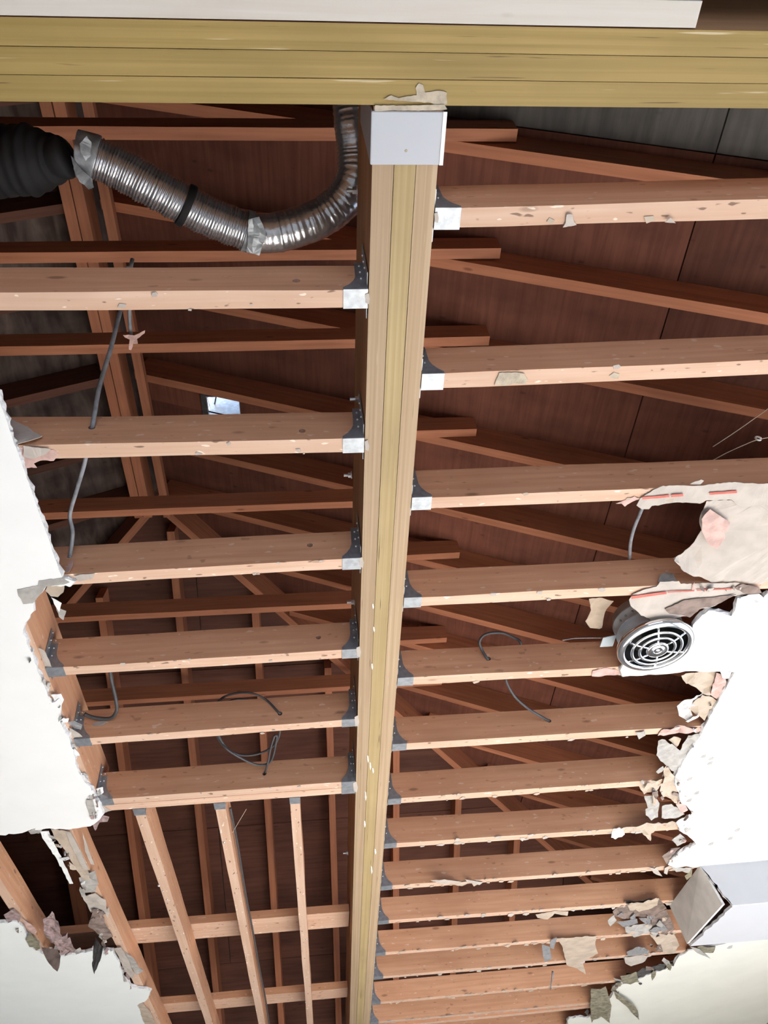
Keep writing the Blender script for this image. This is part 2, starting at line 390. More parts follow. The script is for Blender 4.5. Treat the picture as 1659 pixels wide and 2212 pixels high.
for r_ in range(4):                                  # hip end: the third slope, falling away from the viewer
    y0, y1 = YH + 1.12*r_, min(YH + 1.12*(r_+1), 7.62)
    xs_ = [-5.05] + [-3.1 + (r_ % 2)*1.2 + 2.44*i for i in range(4)]; xs_ = [x for x in xs_ if x < 3.0] + [3.42]
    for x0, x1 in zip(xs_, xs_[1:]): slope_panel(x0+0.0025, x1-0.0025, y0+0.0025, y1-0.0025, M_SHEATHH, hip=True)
def roof_skin():
    """shingle layer on top that closes the joints"""
    u0, u1 = VX0-0.004, VX1+0.004
    for q in ((XR, u0, -3.1, 7.66), (u0, u1, -3.1, VY0-0.004), (u0, u1, VY1+0.004, 7.66), (u1, 3.45, -3.1, 7.66), (-5.1, XR, -3.1, 7.66)): slope_panel(*q, M_DARKP, 'shingle_layer', up=0.016, grow=0.02)
    slope_panel(-5.1, 3.45, YH, 7.66, M_DARKP, 'shingle_layer', hip=True, up=0.016, grow=0.02)
roof_skin()
def gable(Y, name):
    bm = bmesh.new()
    e0, e1 = RX0-0.1, RX1+0.1
    prism(bm, [Vector((e0, Y, ZT-0.05)), Vector((e1, Y, ZT-0.05)), Vector((e1, Y, max(ZT, zr(e1)+RD))), Vector((XR, Y, ZR+RD+0.02)), Vector((e0, Y, max(ZT, zr(e0)+RD)))], Vector((0, 0.05, 0)))
    o = link(name, mesh(bm), M_SHEATH); return prop(o, kind='structure')
gable(RY0-0.06, 'wall_gable_back')
# ------------------------------------------------------------------ ridge, ties, rafters
board('ridge_board', Vector((-0.84, -2.9, ZR-0.085)), Vector((-0.84, YH+0.03, ZR-0.085)), 0.044, 0.16, M_TIE, 'reddish lengthwise roof board nearer the left edge, right one of a touching pair', 'roof board')
board('ridge_board', Vector((-0.889, -2.9, ZR-0.085)), Vector((-0.889, YH+0.03, ZR-0.085)), 0.044, 0.16, M_TIE, 'reddish lengthwise roof board nearer the left edge, left one of a touching pair', 'roof board')
board('ridge_board', Vector((-0.735, -2.9, ZR-0.10)), Vector((-0.735, YH+0.02, ZR-0.10)), 0.04, 0.058, M_TIE, 'single reddish lengthwise roof board with dark gap to the pair beside it', 'roof board')
ORD = ['first', 'second', 'third', 'fourth', 'fifth', 'sixth', 'seventh', 'eighth', 'ninth', 'tenth', 'eleventh', 'twelfth', 'thirteenth', 'fourteenth', 'fifteenth', 'sixteenth']
ZTIE = CZ + 2.9
for k, Y in enumerate(YT[:9]):
    xe = 0.785 + random.uniform(-0.006, 0.006)
    board('collar_tie', Vector((-2.42, Y, ZTIE)), Vector((xe, Y+random.uniform(-0.01, 0.004), ZTIE)), 0.042, 0.092, M_TIE,
          f'{ORD[k]} horizontal roof tie from the cross beam, high above the joists', 'roof tie', 'roof ties', jit=0.002)
for k, Y in enumerate(YT):
    Yr = Y + 0.046; dh = max(0.0, Yr+0.042-YH+0.04)
    for side, nm in ((1, 'right'), (-1, 'left')):
        xa, xb = (XR+max(0.02, dh), 3.25) if side > 0 else (XR-max(0.118, dh), -4.6)
        a = Vector((xa, Yr if side > 0 else Yr+0.042, zr(xa))); b = Vector((xb, Yr if side > 0 else Yr+0.042, zr(xb)))
        if side > 0: a.z = zr(xa); b.z = zr(xb)
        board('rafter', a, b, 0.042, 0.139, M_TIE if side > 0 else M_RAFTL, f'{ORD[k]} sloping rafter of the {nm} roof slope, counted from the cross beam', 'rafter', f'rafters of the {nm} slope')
for sg, nm in ((1, 'right'), (-1, 'left')):
    ax = Vector((sg, 1, -SL)); n_ = Vector((0, 0, 1)).cross(ax).normalized()
    p = Vector((XR+sg*0.06, YH+0.06, ZR-SL*0.06-0.012)) - n_*0.021
    board('hip_rafter', p, p+ax*4.2, 0.042, 0.155, M_TIE, f'diagonal hip rafter running down to the far {nm} corner of the roof', 'rafter')
for k, x in enumerate((-1.64, -1.22, -0.78, -0.335, 0.085, 0.51, 0.93, 1.35)):
    y0 = YH + abs(x-XR) + 0.12
    board('jack_rafter', Vector((x+0.042, y0, ZR-SL*(y0-YH))), Vector((x+0.042, 7.2, ZR-SL*(7.2-YH))), 0.042, 0.139, M_TIE, f'{ORD[k]} rafter from the left on the far hip slope, running away from the viewer', 'rafter', 'rafters of the far hip slope')
vent = empty('roof_vent', ((VX0+VX1)/2, (VY0+VY1)/2, zr(-0.4)+RD), 'small square roof vent letting in bluish daylight on left', 'roof vent')
zv = zr(VX0)+RD+0.02
for nm, b in (('frame_side', (VX0-0.004, VX0, VY0, VY1, zv-0.03, zv+0.12)), ('frame_side', (VX1, VX1+0.004, VY0, VY1, zv-0.09, zv+0.12)),
              ('frame_side', (VX0, VX1, VY0-0.004, VY0, zv-0.07, zv+0.12)), ('frame_side', (VX0, VX1, VY1, VY1+0.004, zv-0.07, zv+0.12))):
    box_obj(nm, b, M_STEEL, vent)
bm = bmesh.new(); prism(bm, [Vector((VX0+0.055, VY0, zv+0.03)), Vector((VX0+0.062, VY0, zv+0.03)), Vector((VX0+0.03, VY1, zv+0.05)), Vector((VX0+0.023, VY1, zv+0.05))], Vector((0, 0, 0.02)))
link('cross_bar', mesh(bm), M_CABLED, vent)
bm = bmesh.new(); prism(bm, [Vector((VX0-0.03, VY0-0.03, zr(VX0)+RD-0.004)), Vector((VX0-0.002, VY0-0.03, zr(VX0)+RD-0.014)), Vector((VX0-0.002, VY1+0.03, zr(VX0)+RD-0.014)), Vector((VX0-0.03, VY1+0.03, zr(VX0)+RD-0.004))], Vector((0, 0, 0.004)))
link('dark_flange', mesh(bm), M_DARKP, vent)

# ------------------------------------------------------------------ beams of three plies
def ply_beam(name, p0, ax, L, label, mats, depth=0.356, wd=0.1335):
    root = empty(name, p0, label, 'beam')
    t = wd/3
    y = Vector((0, 0, 1)).cross(ax).normalized()
    for i in range(3):
        o = board('ply', p0 + y*(t*i+0.0005) , p0 + y*(t*i+0.0005) + ax*L, t-0.0012, depth, [mats[i], M_LVLFACE], parent=root, jit=0.0006, seg=0.5)
        for p in o.data.polygons:
            if abs(p.normal.y) > 0.9 and ((i == 0 and p.center.y < t*0.3) or (i == 2 and p.center.y > t*0.6)): p.material_index = 1
    return root
cross = ply_beam('cross_beam', Vector((-4.2, 0.339, ZC)), Vector((1, 0, 0)), 7.4, 'wide yellow laminated cross beam spanning the top of the opening', (M_LVLX, M_LVLX, M_LVLX))
# centre beam runs along +Y: local Y points to -X
centre = ply_beam('centre_beam', Vector((XB1, 0.474, ZC)), Vector((0, 1, 0)), 6.9-0.474, 'long laminated centre beam running away from the white steel bracket', (M_LVL, M_LVLY, M_LVL), wd=XB1-XB0)
board('spruce_plank', Vector((-3.6, 0.2945, ZC+0.001)), Vector((0.742, 0.2945, ZC+0.001)), 0.0425, 0.14, M_PINE, 'pale fresh plank lying against near side of the yellow cross beam', 'plank', jit=0.0006)

bm = bmesh.new()                                   # U-shaped bracket
box(bm, XB0-0.0035, XB1+0.0085, 0.482, 0.580, ZC-0.0035, ZC-0.0008)
bmesh.ops.bevel(bm, geom=[e for e in bm.edges], offset=0.0012, segments=2, affect='EDGES')
box(bm, XB0-0.0035, XB0-0.0008, 0.483, 0.579, ZC-0.0008, ZC+0.25)
box(bm, XB1+0.001, XB1+0.0037, 0.483, 0.579, ZC-0.0008, ZC+0.25)
br = prop(link('beam_bracket', mesh(bm), M_CAP), 'white coated steel bracket under the centre beam end at the cross beam', 'bracket')
bm = bmesh.new(); box(bm, XB1+0.001, XB1+0.0085, 0.482, 0.580, ZC-0.0052, ZC-0.0034)
link('folded_lip', mesh(bm), M_PAINT, br)
bm = bmesh.new(); lathe(bm, [(0.0001, -0.0008), (0.0022, -0.0008), (0.003, 0.0)], (0.2225, 0.553, ZC-0.0036), 12); link('screw', mesh(bm), M_ADH, br)

def bolt(px, py, name_lab):
    p = onx(px, py, XB0)
    o = empty('beam_bolt', p, name_lab, 'bolt', 'bolts through the centre beam')
    bm = bmesh.new()
    for i, (r, a, b) in enumerate(((0.013, 0, 0.003), (0.009, 0.003, 0.012), (0.005, 0.012, 0.026))):
        n = 6 if i == 1 else 14
        pr = [Vector((p.x-a, p.y+r*math.cos(2*math.pi*k/n), p.z+r*math.sin(2*math.pi*k/n))) for k in range(n)]
        prism(bm, pr, Vector((-(b-a), 0, 0)))
    link('nut_and_shank', mesh(bm), M_NAIL, o)
for px, py, t in ((772, 412, 'bolt end on the centre beam side, beside the foil duct'), (777, 862, 'bolt end on the centre beam side, third joist bay from the duct'), (760, 1026, 'bolt end sticking out of the centre beam below the second left joist'),
                  (766, 1300, 'bolt end sticking out of the centre beam below the third left joist'), (752, 1842, 'bolt end on the centre beam beyond the doubled left joist'), (749, 1992, 'farthest bolt end on the centre beam left side, near the flat cross board')):
    bolt(px, py, t)

# ------------------------------------------------------------------ joist hangers
_b = bmesh.new(); blob(_b, (0, 0, 0), 0.0034); NAIL = mesh(_b, True); NAIL.materials.append(M_NAIL)
def hanger(root, x, y0, y1, sgn, hp=0.118, rimmed=True):
    """steel hanger at beam face x; joist leaves towards sgn; joist between y0 and y1"""
    t = 0.0016; bm = bmesh.new(); z = ZC; L = 0.054; nails = []
    X = lambda a: x + sgn*a
    def bx(a, b, *r): box(bm, min(X(a), X(b)), max(X(a), X(b)), *r)
    bx(0.0, L, y0-t, y1+t, z-t-0.0003, z-0.0003)
    for (ya, yb) in ((y0-t-0.0004, y0-0.0004), (y1+0.0004, y1+t+0.0004)):
        pr = [(0, 0), (L, 0), (L, 0.008), (0.040, 0.022), (0.030, 0.038), (0.024, 0.056), (0.022, hp), (0, hp)]
        prism(bm, [Vector((X(a), ya, z+h-0.0003)) for a, h in pr], Vector((0, yb-ya, 0)))
    for (ya, yb) in ((y0-0.034, y0-0.0004), (y1+0.0004, y1+0.034)):
        bx(0.0004, 0.002, ya, yb, z+0.012, z+hp+0.035)
    for h in (0.045, 0.075, 0.105):
        nails += [(X(0.012), y0-t-0.001, z+h), (X(0.003), y0-0.018, z+h+0.02)]
    H = link('joist_hanger', mesh(bm), M_STEEL, root)
    for q in nails:
        o = bpy.data.objects.new('nail', NAIL); COL.objects.link(o); o.parent = H
        o.matrix_basis = Matrix.Translation(q)
    return H

def scraps(root, x0, x1, yfun, n, mat, size=0.012, name='paper_scraps'):
    """shreds of board paper left along the lower edge of a joist"""
    bm = bmesh.new()
    for _ in range(n):
        x = random.uniform(x0, x1); y = yfun(x) + (random.uniform(-0.002, 0.006) if random.random() < .4 else WJ + random.uniform(-0.012, 0.003))
        k = random.randint(4, 6); s = size*random.uniform(0.35, 1.2)
        c = Vector((x, y, ZC-0.001)); a0 = random.uniform(0, 6)
        tilt = random.uniform(-0.7, 0.4)
        pts = []
        for i in range(k):
            a = a0 + 2*math.pi*i/k; r = s*random.uniform(0.4, 1.0)
            pts.append(c + Vector((1.7*r*math.cos(a), r*math.sin(a), -abs(r*tilt*(0.5+0.5*math.sin(a))))))
        prism(bm, pts, Vector((0, 0, -0.0012)))
    o = link(name, mesh(bm), mat, root); o['kind'] = 'stuff'; return o

# right-hand joists: pixel pairs on the near lower edge
RJ = [((999.5,448.6),(1659,430)), ((957.6,806.6),(1659,777.7)), ((928.7,1073.7),(1401.7,1055)), ((907,1290),(1366,1267)), ((889.8,1463),(1336,1440)),
      ((875.6,1606),(1477.6,1569.6)), ((863,1724.5),(1386.5,1686.5)), ((853,1821),(1275,1794)), ((844,1913),(1199,1888)), ((835,1988),(1123.5,1968.8)), ((830,2057),(1174,2035.5)),
      ((820,2109),(1204,2076)), ((820,2164),(1103,2138)), ((957,2194),(1260,2167))]
RNOTE = ['with a hanging white scrap', 'with a grey glue residue patch', 'ending under red striped paper', 'leading to the fan top', 'with a looped cable', 'with a cable hole', 'beside the torn board edge',
         'with a white paper tab', 'with splintered lower edge', 'with peeled paper near its middle', 'with foil hanging from it', 'with a nail below it', 'with shredded lower edge', 'nearest the bottom edge']
right = []
holes_r = {4: [(1055, 1424)], 5: [(1186, 1557)]}
for k, (a, b) in enumerate(RJ):
    A, B = onz(*a, ZC), onz(*b, ZC)
    s = (B.y-A.y)/(B.x-A.x)
    if k >= 6: s = max(-0.02, min(0.04, s))
    f = lambda x, A=A, s=s: A.y + s*(x-A.x)
    x0, x1 = XB1+0.0025, 3.15
    p0, p1 = Vector((x0, f(x0), ZC)), Vector((x1, f(x1), ZC))
    hl = []
    for (hx, hy) in holes_r.get(k, []):
        q = ony(hx, hy, f(1.0)); hl.append((q.x-x0, max(0.02, min(HJ-0.02, q.z-ZC)), 0.0085))
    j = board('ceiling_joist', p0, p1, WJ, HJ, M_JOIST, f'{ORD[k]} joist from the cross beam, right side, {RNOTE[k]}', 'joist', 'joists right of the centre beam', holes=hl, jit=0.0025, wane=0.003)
    hanger(j, XB1+0.001, f(XB1)-0.0005, f(XB1)+WJ+0.0005, 1)
    n = 2 if k < 2 else 10 if k < 6 else 34
    scraps(j, 0.38 if k > 6 else 0.5, 2.0, f, n, M_CREAM if k % 2 else M_TAN, 0.010 if k < 7 else 0.013)
    j['yf'] = (A.x, A.y, s); right.append(j)
for k in range(14, 16):
    y = 6.03 + 0.41*(k-14)
    j = board('ceiling_joist', Vector((XB1+0.0025, y, ZC)), Vector((3.15, y, ZC)), WJ, HJ, M_JOIST, f'{ORD[k]} joist from the cross beam, right side, far end below the frame', 'joist', 'joists right of the centre beam')
LJ = [((0,632),(747,626)), ((81,961),(742,947.6)), ((167,1239.5),(739,1207.6)), ((119,1442),(737,1404)), ((175,1595.6),(739,1555)), ((218,1727),(737,1689.6))]
LNOTE = ['with pale hammer marks underneath', 'with a row of white scratches underneath', 'with wavy lower edge meeting the torn corner', 'with clean pale lower edge and one hole', 'with a looped cable hole', 'near half of the doubled pair']
holes_l = {0: [(640, 605)], 1: [(653, 928), (199, 925)], 2: [(670, 1180)], 3: [(688, 1378)], 4: [(605, 1542)], 5: [(571, 1671)]}
XRIM = -0.817
left = []
for k, (a, b) in enumerate(LJ):
    A, B = onz(*a, ZC), onz(*b, ZC)
    s = (B.y-A.y)/(B.x-A.x)
    f = lambda x, A=A, s=s: A.y + s*(x-A.x)
    x1 = XB0-0.0025; x0 = XRIM+0.003 if k >= 3 else -3.2
    hl = []
    for (hx, hy) in holes_l.get(k, []):
        q = ony(hx, hy, f(-0.3)); hl.append((q.x-x0, max(0.03, min(HJ-0.03, q.z-ZC)), 0.0085))
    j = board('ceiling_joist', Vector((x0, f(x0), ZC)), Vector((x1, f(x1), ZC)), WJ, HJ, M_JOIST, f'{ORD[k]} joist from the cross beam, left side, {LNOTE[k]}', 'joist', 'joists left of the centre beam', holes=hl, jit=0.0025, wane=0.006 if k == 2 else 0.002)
    yl = f(XB0)
    hanger(j, XB0-0.001, yl-0.0005, yl+WJ*(2 if k == 5 else 1)+0.0035*(k == 5)+0.0005, -1, hp=0.125)
    if k in (3, 4, 5): hanger(j, XRIM+0.001, f(XRIM)-0.0005, f(XRIM)+WJ+0.0005, 1, hp=0.095)
    scraps(j, -0.6, 0.05, f, 4, M_CREAM, 0.006)
    left.append((j, f))
# second half of the doubled joist
f5 = left[5][1]
p0 = Vector((XRIM+0.003, f5(XRIM)+WJ+0.002, ZC-0.001)); p1 = Vector((XB0-0.0025, f5(XB0)+WJ+0.002, ZC-0.001))
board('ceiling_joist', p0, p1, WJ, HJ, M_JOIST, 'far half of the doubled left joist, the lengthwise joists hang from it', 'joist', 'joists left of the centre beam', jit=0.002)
ytr0, ytr1 = left[2][1](XRIM)+WJ+0.002, f5(XRIM)+2*WJ+0.004
for xr_, t in ((XRIM, 'orange brown trimmer board along the torn white ceiling edge at left'), (XRIM-0.044, 'second trimmer board hidden behind the orange one above white ceiling')):
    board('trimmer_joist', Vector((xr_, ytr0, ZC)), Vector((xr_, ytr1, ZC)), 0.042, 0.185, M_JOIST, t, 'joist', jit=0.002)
# lengthwise joists beyond the doubled joist
def ylow(x): return f5(x) + 2*WJ + 0.004
LONG = [(-0.101, 0.038, 'nearest to the centre beam, narrow and pale'), (-0.394, 0.040, 'second from the centre beam, with a dark cable on its side'), (-0.701, 0.042, 'third from the centre beam, with nail marks'),
        (-0.998, 0.042, 'covered with torn plaster strips'), (-1.367, 0.042, 'farthest left, cut off by the torn white ceiling')]
longj = []
for k, (x, wd, t) in enumerate(LONG):
    y0 = ylow(x) if k < 3 else 2.6
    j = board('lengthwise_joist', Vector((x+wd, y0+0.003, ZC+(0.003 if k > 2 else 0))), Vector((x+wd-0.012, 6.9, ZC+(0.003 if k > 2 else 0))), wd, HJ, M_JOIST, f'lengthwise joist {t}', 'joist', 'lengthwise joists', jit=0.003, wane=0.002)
    longj.append(j)
    if k < 3:
        bm = bmesh.new(); t_ = 0.0016
        box(bm, x-t_, x+wd+t_, y0+0.001, y0+0.05, ZC-t_-0.0003, ZC-0.0003)
        for xa in (x-t_-0.0004, x+wd+0.0004): box(bm, xa, xa+t_, y0+0.001, y0+0.028, ZC-0.0003, ZC+0.09)
        box(bm, x-0.03, x-0.0004, y0-0.0004, y0+0.0012, ZC+0.0, ZC+0.09); box(bm, x+wd+0.0004, x+wd+0.03, y0-0.0004, y0+0.0012, ZC+0.0, ZC+0.09)
        link('joist_hanger', mesh(bm), M_STEEL, j)
for (ya, yb, h, t) in ((4.46, 4.66, 0.040, 'nearer flat cross board lying above the lengthwise joists'), (5.62, 5.79, 0.040, 'farther flat cross board lying above the lengthwise joists')):
    board('cross_board', Vector((-1.5, ya-0.03, ZT+0.008)), Vector((XB0-0.004, ya, ZT+0.008)), yb-ya, h, M_JOIST, t, 'board', jit=0.003)

# ------------------------------------------------------------------ ceiling board with torn edges
def ragged(pts, amp, step):
    """pts: (x, y, flag) pixels; flagged edges are broken up"""
    out = []
    for i, p in enumerate(pts):
        q = pts[(i+1) % len(pts)]
        out.append((p[0], p[1], p[2]))
        if p[2]:
            dx, dy = q[0]-p[0], q[1]-p[1]; L = math.hypot(dx, dy); n = int(L/step)
            for k in range(1, n):
                t = (k+random.uniform(-0.3, 0.3))/n; o = amp*random.uniform(-1, 1)*p[2]
                out.append((p[0]+dx*t-dy/L*o, p[1]+dy*t+dx/L*o, p[2]))
    return out
def drywall(name, px, mat, extra=(), amp=3.0, step=9.0, thick=0.0127):
    R_ = ragged(px, amp, step)
    P = [(onz(x, y, ZD), f) for x, y, f in R_] + [(Vector((x, y, ZD)), 0) for x, y in extra]
    area = sum(P[i][0].x*P[(i+1) % len(P)][0].y - P[(i+1) % len(P)][0].x*P[i][0].y for i in range(len(P)))
    if area < 0: P = P[::-1]
    bm = bmesh.new(); n = len(P)
    lo = [bm.verts.new(p) for p, _ in P]; up = []; mid = []
    for i, (p, fl) in enumerate(P):
        e = P[(i+1) % n][0]-P[i-1][0]; o = Vector((e.y, -e.x, 0)); o = o.normalized() if o.length > 1e-9 else o
        k = 1 if fl else 0
        mid.append(bm.verts.new(p + o*k*random.uniform(0.0, 0.006) + Vector((0, 0, thick*0.4))))
        up.append(bm.verts.new(p + o*k*random.uniform(-0.002, 0.008) + Vector((0, 0, thick))))
    for t in tessellate_polygon([[v.co for v in lo]]):
        a, b, c = t
        for vs_, mi in ((lo, 0), (up, 1)):
            q = [vs_[a], vs_[b], vs_[c]]
            nz = (q[1].co-q[0].co).cross(q[2].co-q[0].co).z
            if (nz > 0) == (mi == 0): q = q[::-1]
            bm.faces.new(q).material_index = mi
    for a, b in ((lo, mid), (mid, up)):
        for i in range(n):
            s = bm.faces.new((a[i], a[(i+1) % n], b[(i+1) % n], b[i])); s.material_index = 1
    me = bpy.data.meshes.new('m'); bm.to_mesh(me); bm.free()
    return prop(link(name, me, [mat, M_GYP]), kind='structure')
cl = drywall('ceiling', [(-20,815,.5),(0,870,.35),(135,1250,1),(162,1256,1),(150,1268,1),(100,1265,1),(89,1282,1),(71,1300,1),(73,1320,1),(55,1345,1),(50,1360,1),(58,1390,1),(75,1430,1),(90,1465,1),(95,1480,1),(105,1510,1),(112,1518,1),(128,1508,1),
    (131,1530,1),(128,1555,1),(135,1570,1),(148,1590,1),(158,1620,1),(163,1650,1),(175,1675,1),(183,1690,1),(198,1705,1),(205,1720,1),(215,1740,1),(222,1760,1),(210,1775,1),(195,1785,.5),(150,1792,.5),(100,1790,1),(60,1795,1),(30,1802,1),(0,1804,1),(-60,1808,0)],
    M_PAINT, [(-4.9, 3.13), (-4.9, 0.9)])
cfl = drywall('ceiling', [(-40,1994,1),(0,1994,1),(34,1991,1),(50,2003,1),(60,2023,1),(57,2035,1),(76,2053,1),(96,2062,1),(128,2065,1),(147,2063,1),(170,2060,1),(199,2054,1),(243,2053,1),(254,2074,1),(263,2097,1),(270,2117,1),(289,2133,1),(307,2136,1),(325,2141,1),(316,2161,1),(296,2172,1),(305,2195,1),(312,2212,1),(320,2250,0)],
    M_PAINTC, [(-1.0, 6.9), (-4.9, 6.9), (-4.9, 4.0)], amp=2.2, step=7)
cr = drywall('ceiling', [(1700,1276,1),(1659,1282,1),(1640,1302,1),(1593,1292,1),(1590,1309,1),(1580,1331,1),(1563,1326,1),(1531,1319,1),(1509,1338,1),(1497,1350,0)] + [(*px_of(Vector((1.149+0.116*math.cos(R(a)), 2.128+0.116*math.sin(R(a)), ZD))), 0) for a in range(-15, 151, 15)] + [(1352,1428,.6),(1340,1448,.6),(1345,1462,.6),(1360,1460,.4),(1450,1455,.4),(1480,1450,.3),(1587,1452,.25),
    (1539,1539,.25),(1521,1571,.5),(1511,1593,.5),(1489,1623,.4),(1459,1677,1),(1458,1692,1),(1467,1714,1),(1469,1728,1),(1495,1756,1),(1496,1766,1),(1487,1774,1),(1467,1794,1),(1491,1810,1),(1504,1824,1),(1467,1844,1),(1447,1860,1),(1443,1868,1),(1452,1872,1),(1521,1871,0),(1659,1858,0)],
    M_PAINT, [(3.28, 3.932), (3.28, 1.9)])
cfr = drywall('ceiling', [(1560,2040,0),(1487,2054,1),(1467,2066,1),(1455,2086,1),(1432,2096,1),(1395,2108,1),(1380,2115,1),(1356,2125,1),(1324,2133,1),(1320,2155,1),(1295,2175,1),(1270,2199,1),(1230,2200,1),(1215,2240,0)],
    M_PAINTY, [(1.5, 6.9), (3.28, 6.9), (3.28, 4.5)], amp=2.5, step=7)
shell('ceiling', [(RX0, RX1, RY0, 0.10, ZD, ZC)], M_PAINT)
shell('ceiling', [(2.45, RX1, 0.12, 1.88, ZD, ZC)], M_PAINT)
shell('ceiling', [(RX0, -2.4, 0.12, 0.88, ZD, ZC)], M_PAINT)

# bulkhead box on the right, its torn left end showing bare board paper
ZBH = CZ + 1.421
bulk = empty('bulkhead', (2.4, 4.2, ZBH), 'pale grey boxed bulkhead below the right ceiling with torn left end', 'bulkhead'); bulk['kind'] = 'structure'
def vpanel(name, pts, d, mat, mats2=M_GYP):
    bm = bmesh.new(); fs = prism(bm, pts, d)
    for f in fs[2:]: f.material_index = 1
    bmesh.ops.triangulate(bm, faces=fs[:2])
    return link(name, mesh(bm), [mat, mats2], bulk)
def jl(a, b, n, amp, ax):
    out = []
    for i in range(n): out.append(a.lerp(b, i/n) + ax*random.uniform(-amp, amp)*(1 if i else 0))
    return out
X_ = Vector((1, 0, 0))
a, b = Vector((1.862, 3.934, ZD)), Vector((1.945, 3.934, ZBH))
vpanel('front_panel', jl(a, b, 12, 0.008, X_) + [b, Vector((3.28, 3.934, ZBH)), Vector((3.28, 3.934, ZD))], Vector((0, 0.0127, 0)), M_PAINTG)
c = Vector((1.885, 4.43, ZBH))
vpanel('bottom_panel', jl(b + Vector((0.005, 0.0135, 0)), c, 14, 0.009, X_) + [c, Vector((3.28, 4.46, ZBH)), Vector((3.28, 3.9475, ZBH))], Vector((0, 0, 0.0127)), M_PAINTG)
vpanel('end_panel', [Vector((1.868, 3.948, ZC-0.002)), Vector((1.905, 3.948, ZBH+0.013)), Vector((1.872, 4.43, ZBH+0.013)), Vector((1.85, 4.43, ZC-0.002))], Vector((0.012, 0, 0)), M_ENDP)
vpanel('rear_panel', [Vector((1.87, 4.44, ZD)), Vector((1.89, 4.44, ZBH+0.013)), Vector((3.28, 4.44, ZBH+0.013)), Vector((3.28, 4.44, ZD))], Vector((0, 0.0127, 0)), M_GREYP)

# ------------------------------------------------------------------ torn paper flakes
def flake(name, pts, mat, parent, plane=('z', 0.0), amp=0.004, th=0.0012, label=None, edge=0.8, step=6):
    """torn sheet; pts are pixels (x, y[, dz]) laid on a level plane at joist underside + offset, or on plane Y"""
    R_ = []
    n = len(pts)
    for i, p in enumerate(pts):
        q = pts[(i+1) % n]; R_.append((p[0], p[1], p[2] if len(p) > 2 else 0))
        dx, dy = q[0]-p[0], q[1]-p[1]; L = math.hypot(dx, dy); k = int(L/step)
        d0 = p[2] if len(p) > 2 else 0; d1 = q[2] if len(q) > 2 else 0
        for j in range(1, k):
            t = j/k; o = edge*random.uniform(-1, 1)
            R_.append((p[0]+dx*t-dy/L*o, p[1]+dy*t+dx/L*o, d0+(d1-d0)*t))
    P = [onz(x, y, ZC+plane[1]+dz) if plane[0] == 'z' else ony(x, y, plane[1]+dz) for x, y, dz in R_]
    bm = bmesh.new()
    f = bm.faces.new([bm.verts.new(p) for p in P])
    r = bmesh.ops.triangulate(bm, faces=[f])
    long_ = [e for e in bm.edges if e.calc_length() > 0.03 and not e.is_boundary]
    if long_: bmesh.ops.subdivide_edges(bm, edges=long_, cuts=2)
    bmesh.ops.triangulate(bm, faces=bm.faces[:])
    nv = Vector((0, 0, 1)) if plane[0] == 'z' else Vector((0, 1, 0))
    sd = random.uniform(0, 50)
    for v in bm.verts:
        c = v.co*22 + Vector((sd, 0, 0)); v.co += nv*amp*(noise.noise(c) + 0.5*noise.noise(c*2.6))
    top = bmesh.ops.extrude_face_region(bm, geom=bm.faces[:])
    for v in top['geom']:
        if isinstance(v, bmesh.types.BMVert): v.co += nv*th
    o = link(name, mesh(bm), mat, parent)
    if label: o['label'] = label
    return o
YL = lambda k: left[k][1](-0.7)
# left side
flake('torn_paper', [(15,902),(37,912),(60,921),(73,933),(91,940),(68,951),(35,958),(20,930)], M_CREAM, cl, ('y', YL(1)-0.012), 0.004)
flake('torn_paper', [(37,968),(56,965),(83,972),(116,972),(127,983),(116,996),(87,995),(73,1001),(80,1010),(56,1010),(48,997)], M_PINK, left[1][0], ('z', -0.003), 0.003)
flake('torn_paper', [(50,962),(76,966),(110,970),(100,980),(70,990),(52,985)], M_CREAM, left[1][0], ('z', -0.006), 0.003)
flake('bare_gypsum', [(37,1274),(82,1265),(84,1255),(135,1249),(150,1258),(137,1263),(100,1267),(89,1282),(71,1303),(50,1305),(46,1294),(40,1288)], M_GREYP, cl, ('z', -0.0150), 0.0015)
flake('torn_paper', [(104,1264),(139,1264),(137,1280),(125,1290),(110,1288),(98,1277)], M_TAN, cl, ('z', -0.004), 0.003)
flake('torn_paper', [(111,1290),(123,1296),(133,1303),(128,1322),(120,1310)], M_PAINT, cl, ('z', 0.012), 0.004)
flake('torn_paper', [(121,1312),(143,1320),(137,1340),(127,1332)], M_GREYP, cl, ('z', 0.03), 0.004)
flake('torn_paper', [(75,1398),(95,1405),(106,1425),(116,1450),(110,1460),(92,1458),(82,1430)], M_CREAM, cl, ('z', 0.005), 0.006)
flake('torn_paper', [(139,1235),(150,1215),(158,1208),(157,1222),(148,1237)], M_PINK, left[2][0], ('y', YL(2)-0.008), 0.003)
flake('torn_paper', [(160,1243),(190,1240),(205,1238),(200,1250),(170,1256)], M_CREAM, left[2][0], ('z', -0.003), 0.003)
flake('torn_paper', [(110,1500),(132,1498),(138,1512),(132,1525),(118,1515)], M_PAINT, cl, ('z', -0.010), 0.004)
flake('torn_paper', [(130,1562),(160,1557),(178,1563),(175,1575),(150,1570)], M_FOILP, cl, ('z', 0.005), 0.006, label='white plaster crumbs')
flake('torn_paper', [(150,1572),(165,1580),(178,1592),(160,1594),(154,1604)], M_CREAM, cl, ('z', 0.0), 0.004)
flake('torn_paper', [(150,1606),(160,1615),(173,1632),(165,1632),(152,1620)], M_PAINT, cl, ('z', -0.008), 0.004)
flake('torn_paper', [(198,1564),(215,1557),(232,1558),(222,1567),(203,1569)], M_CREAM, left[4][0], ('y', YL(4)-0.004), 0.003)
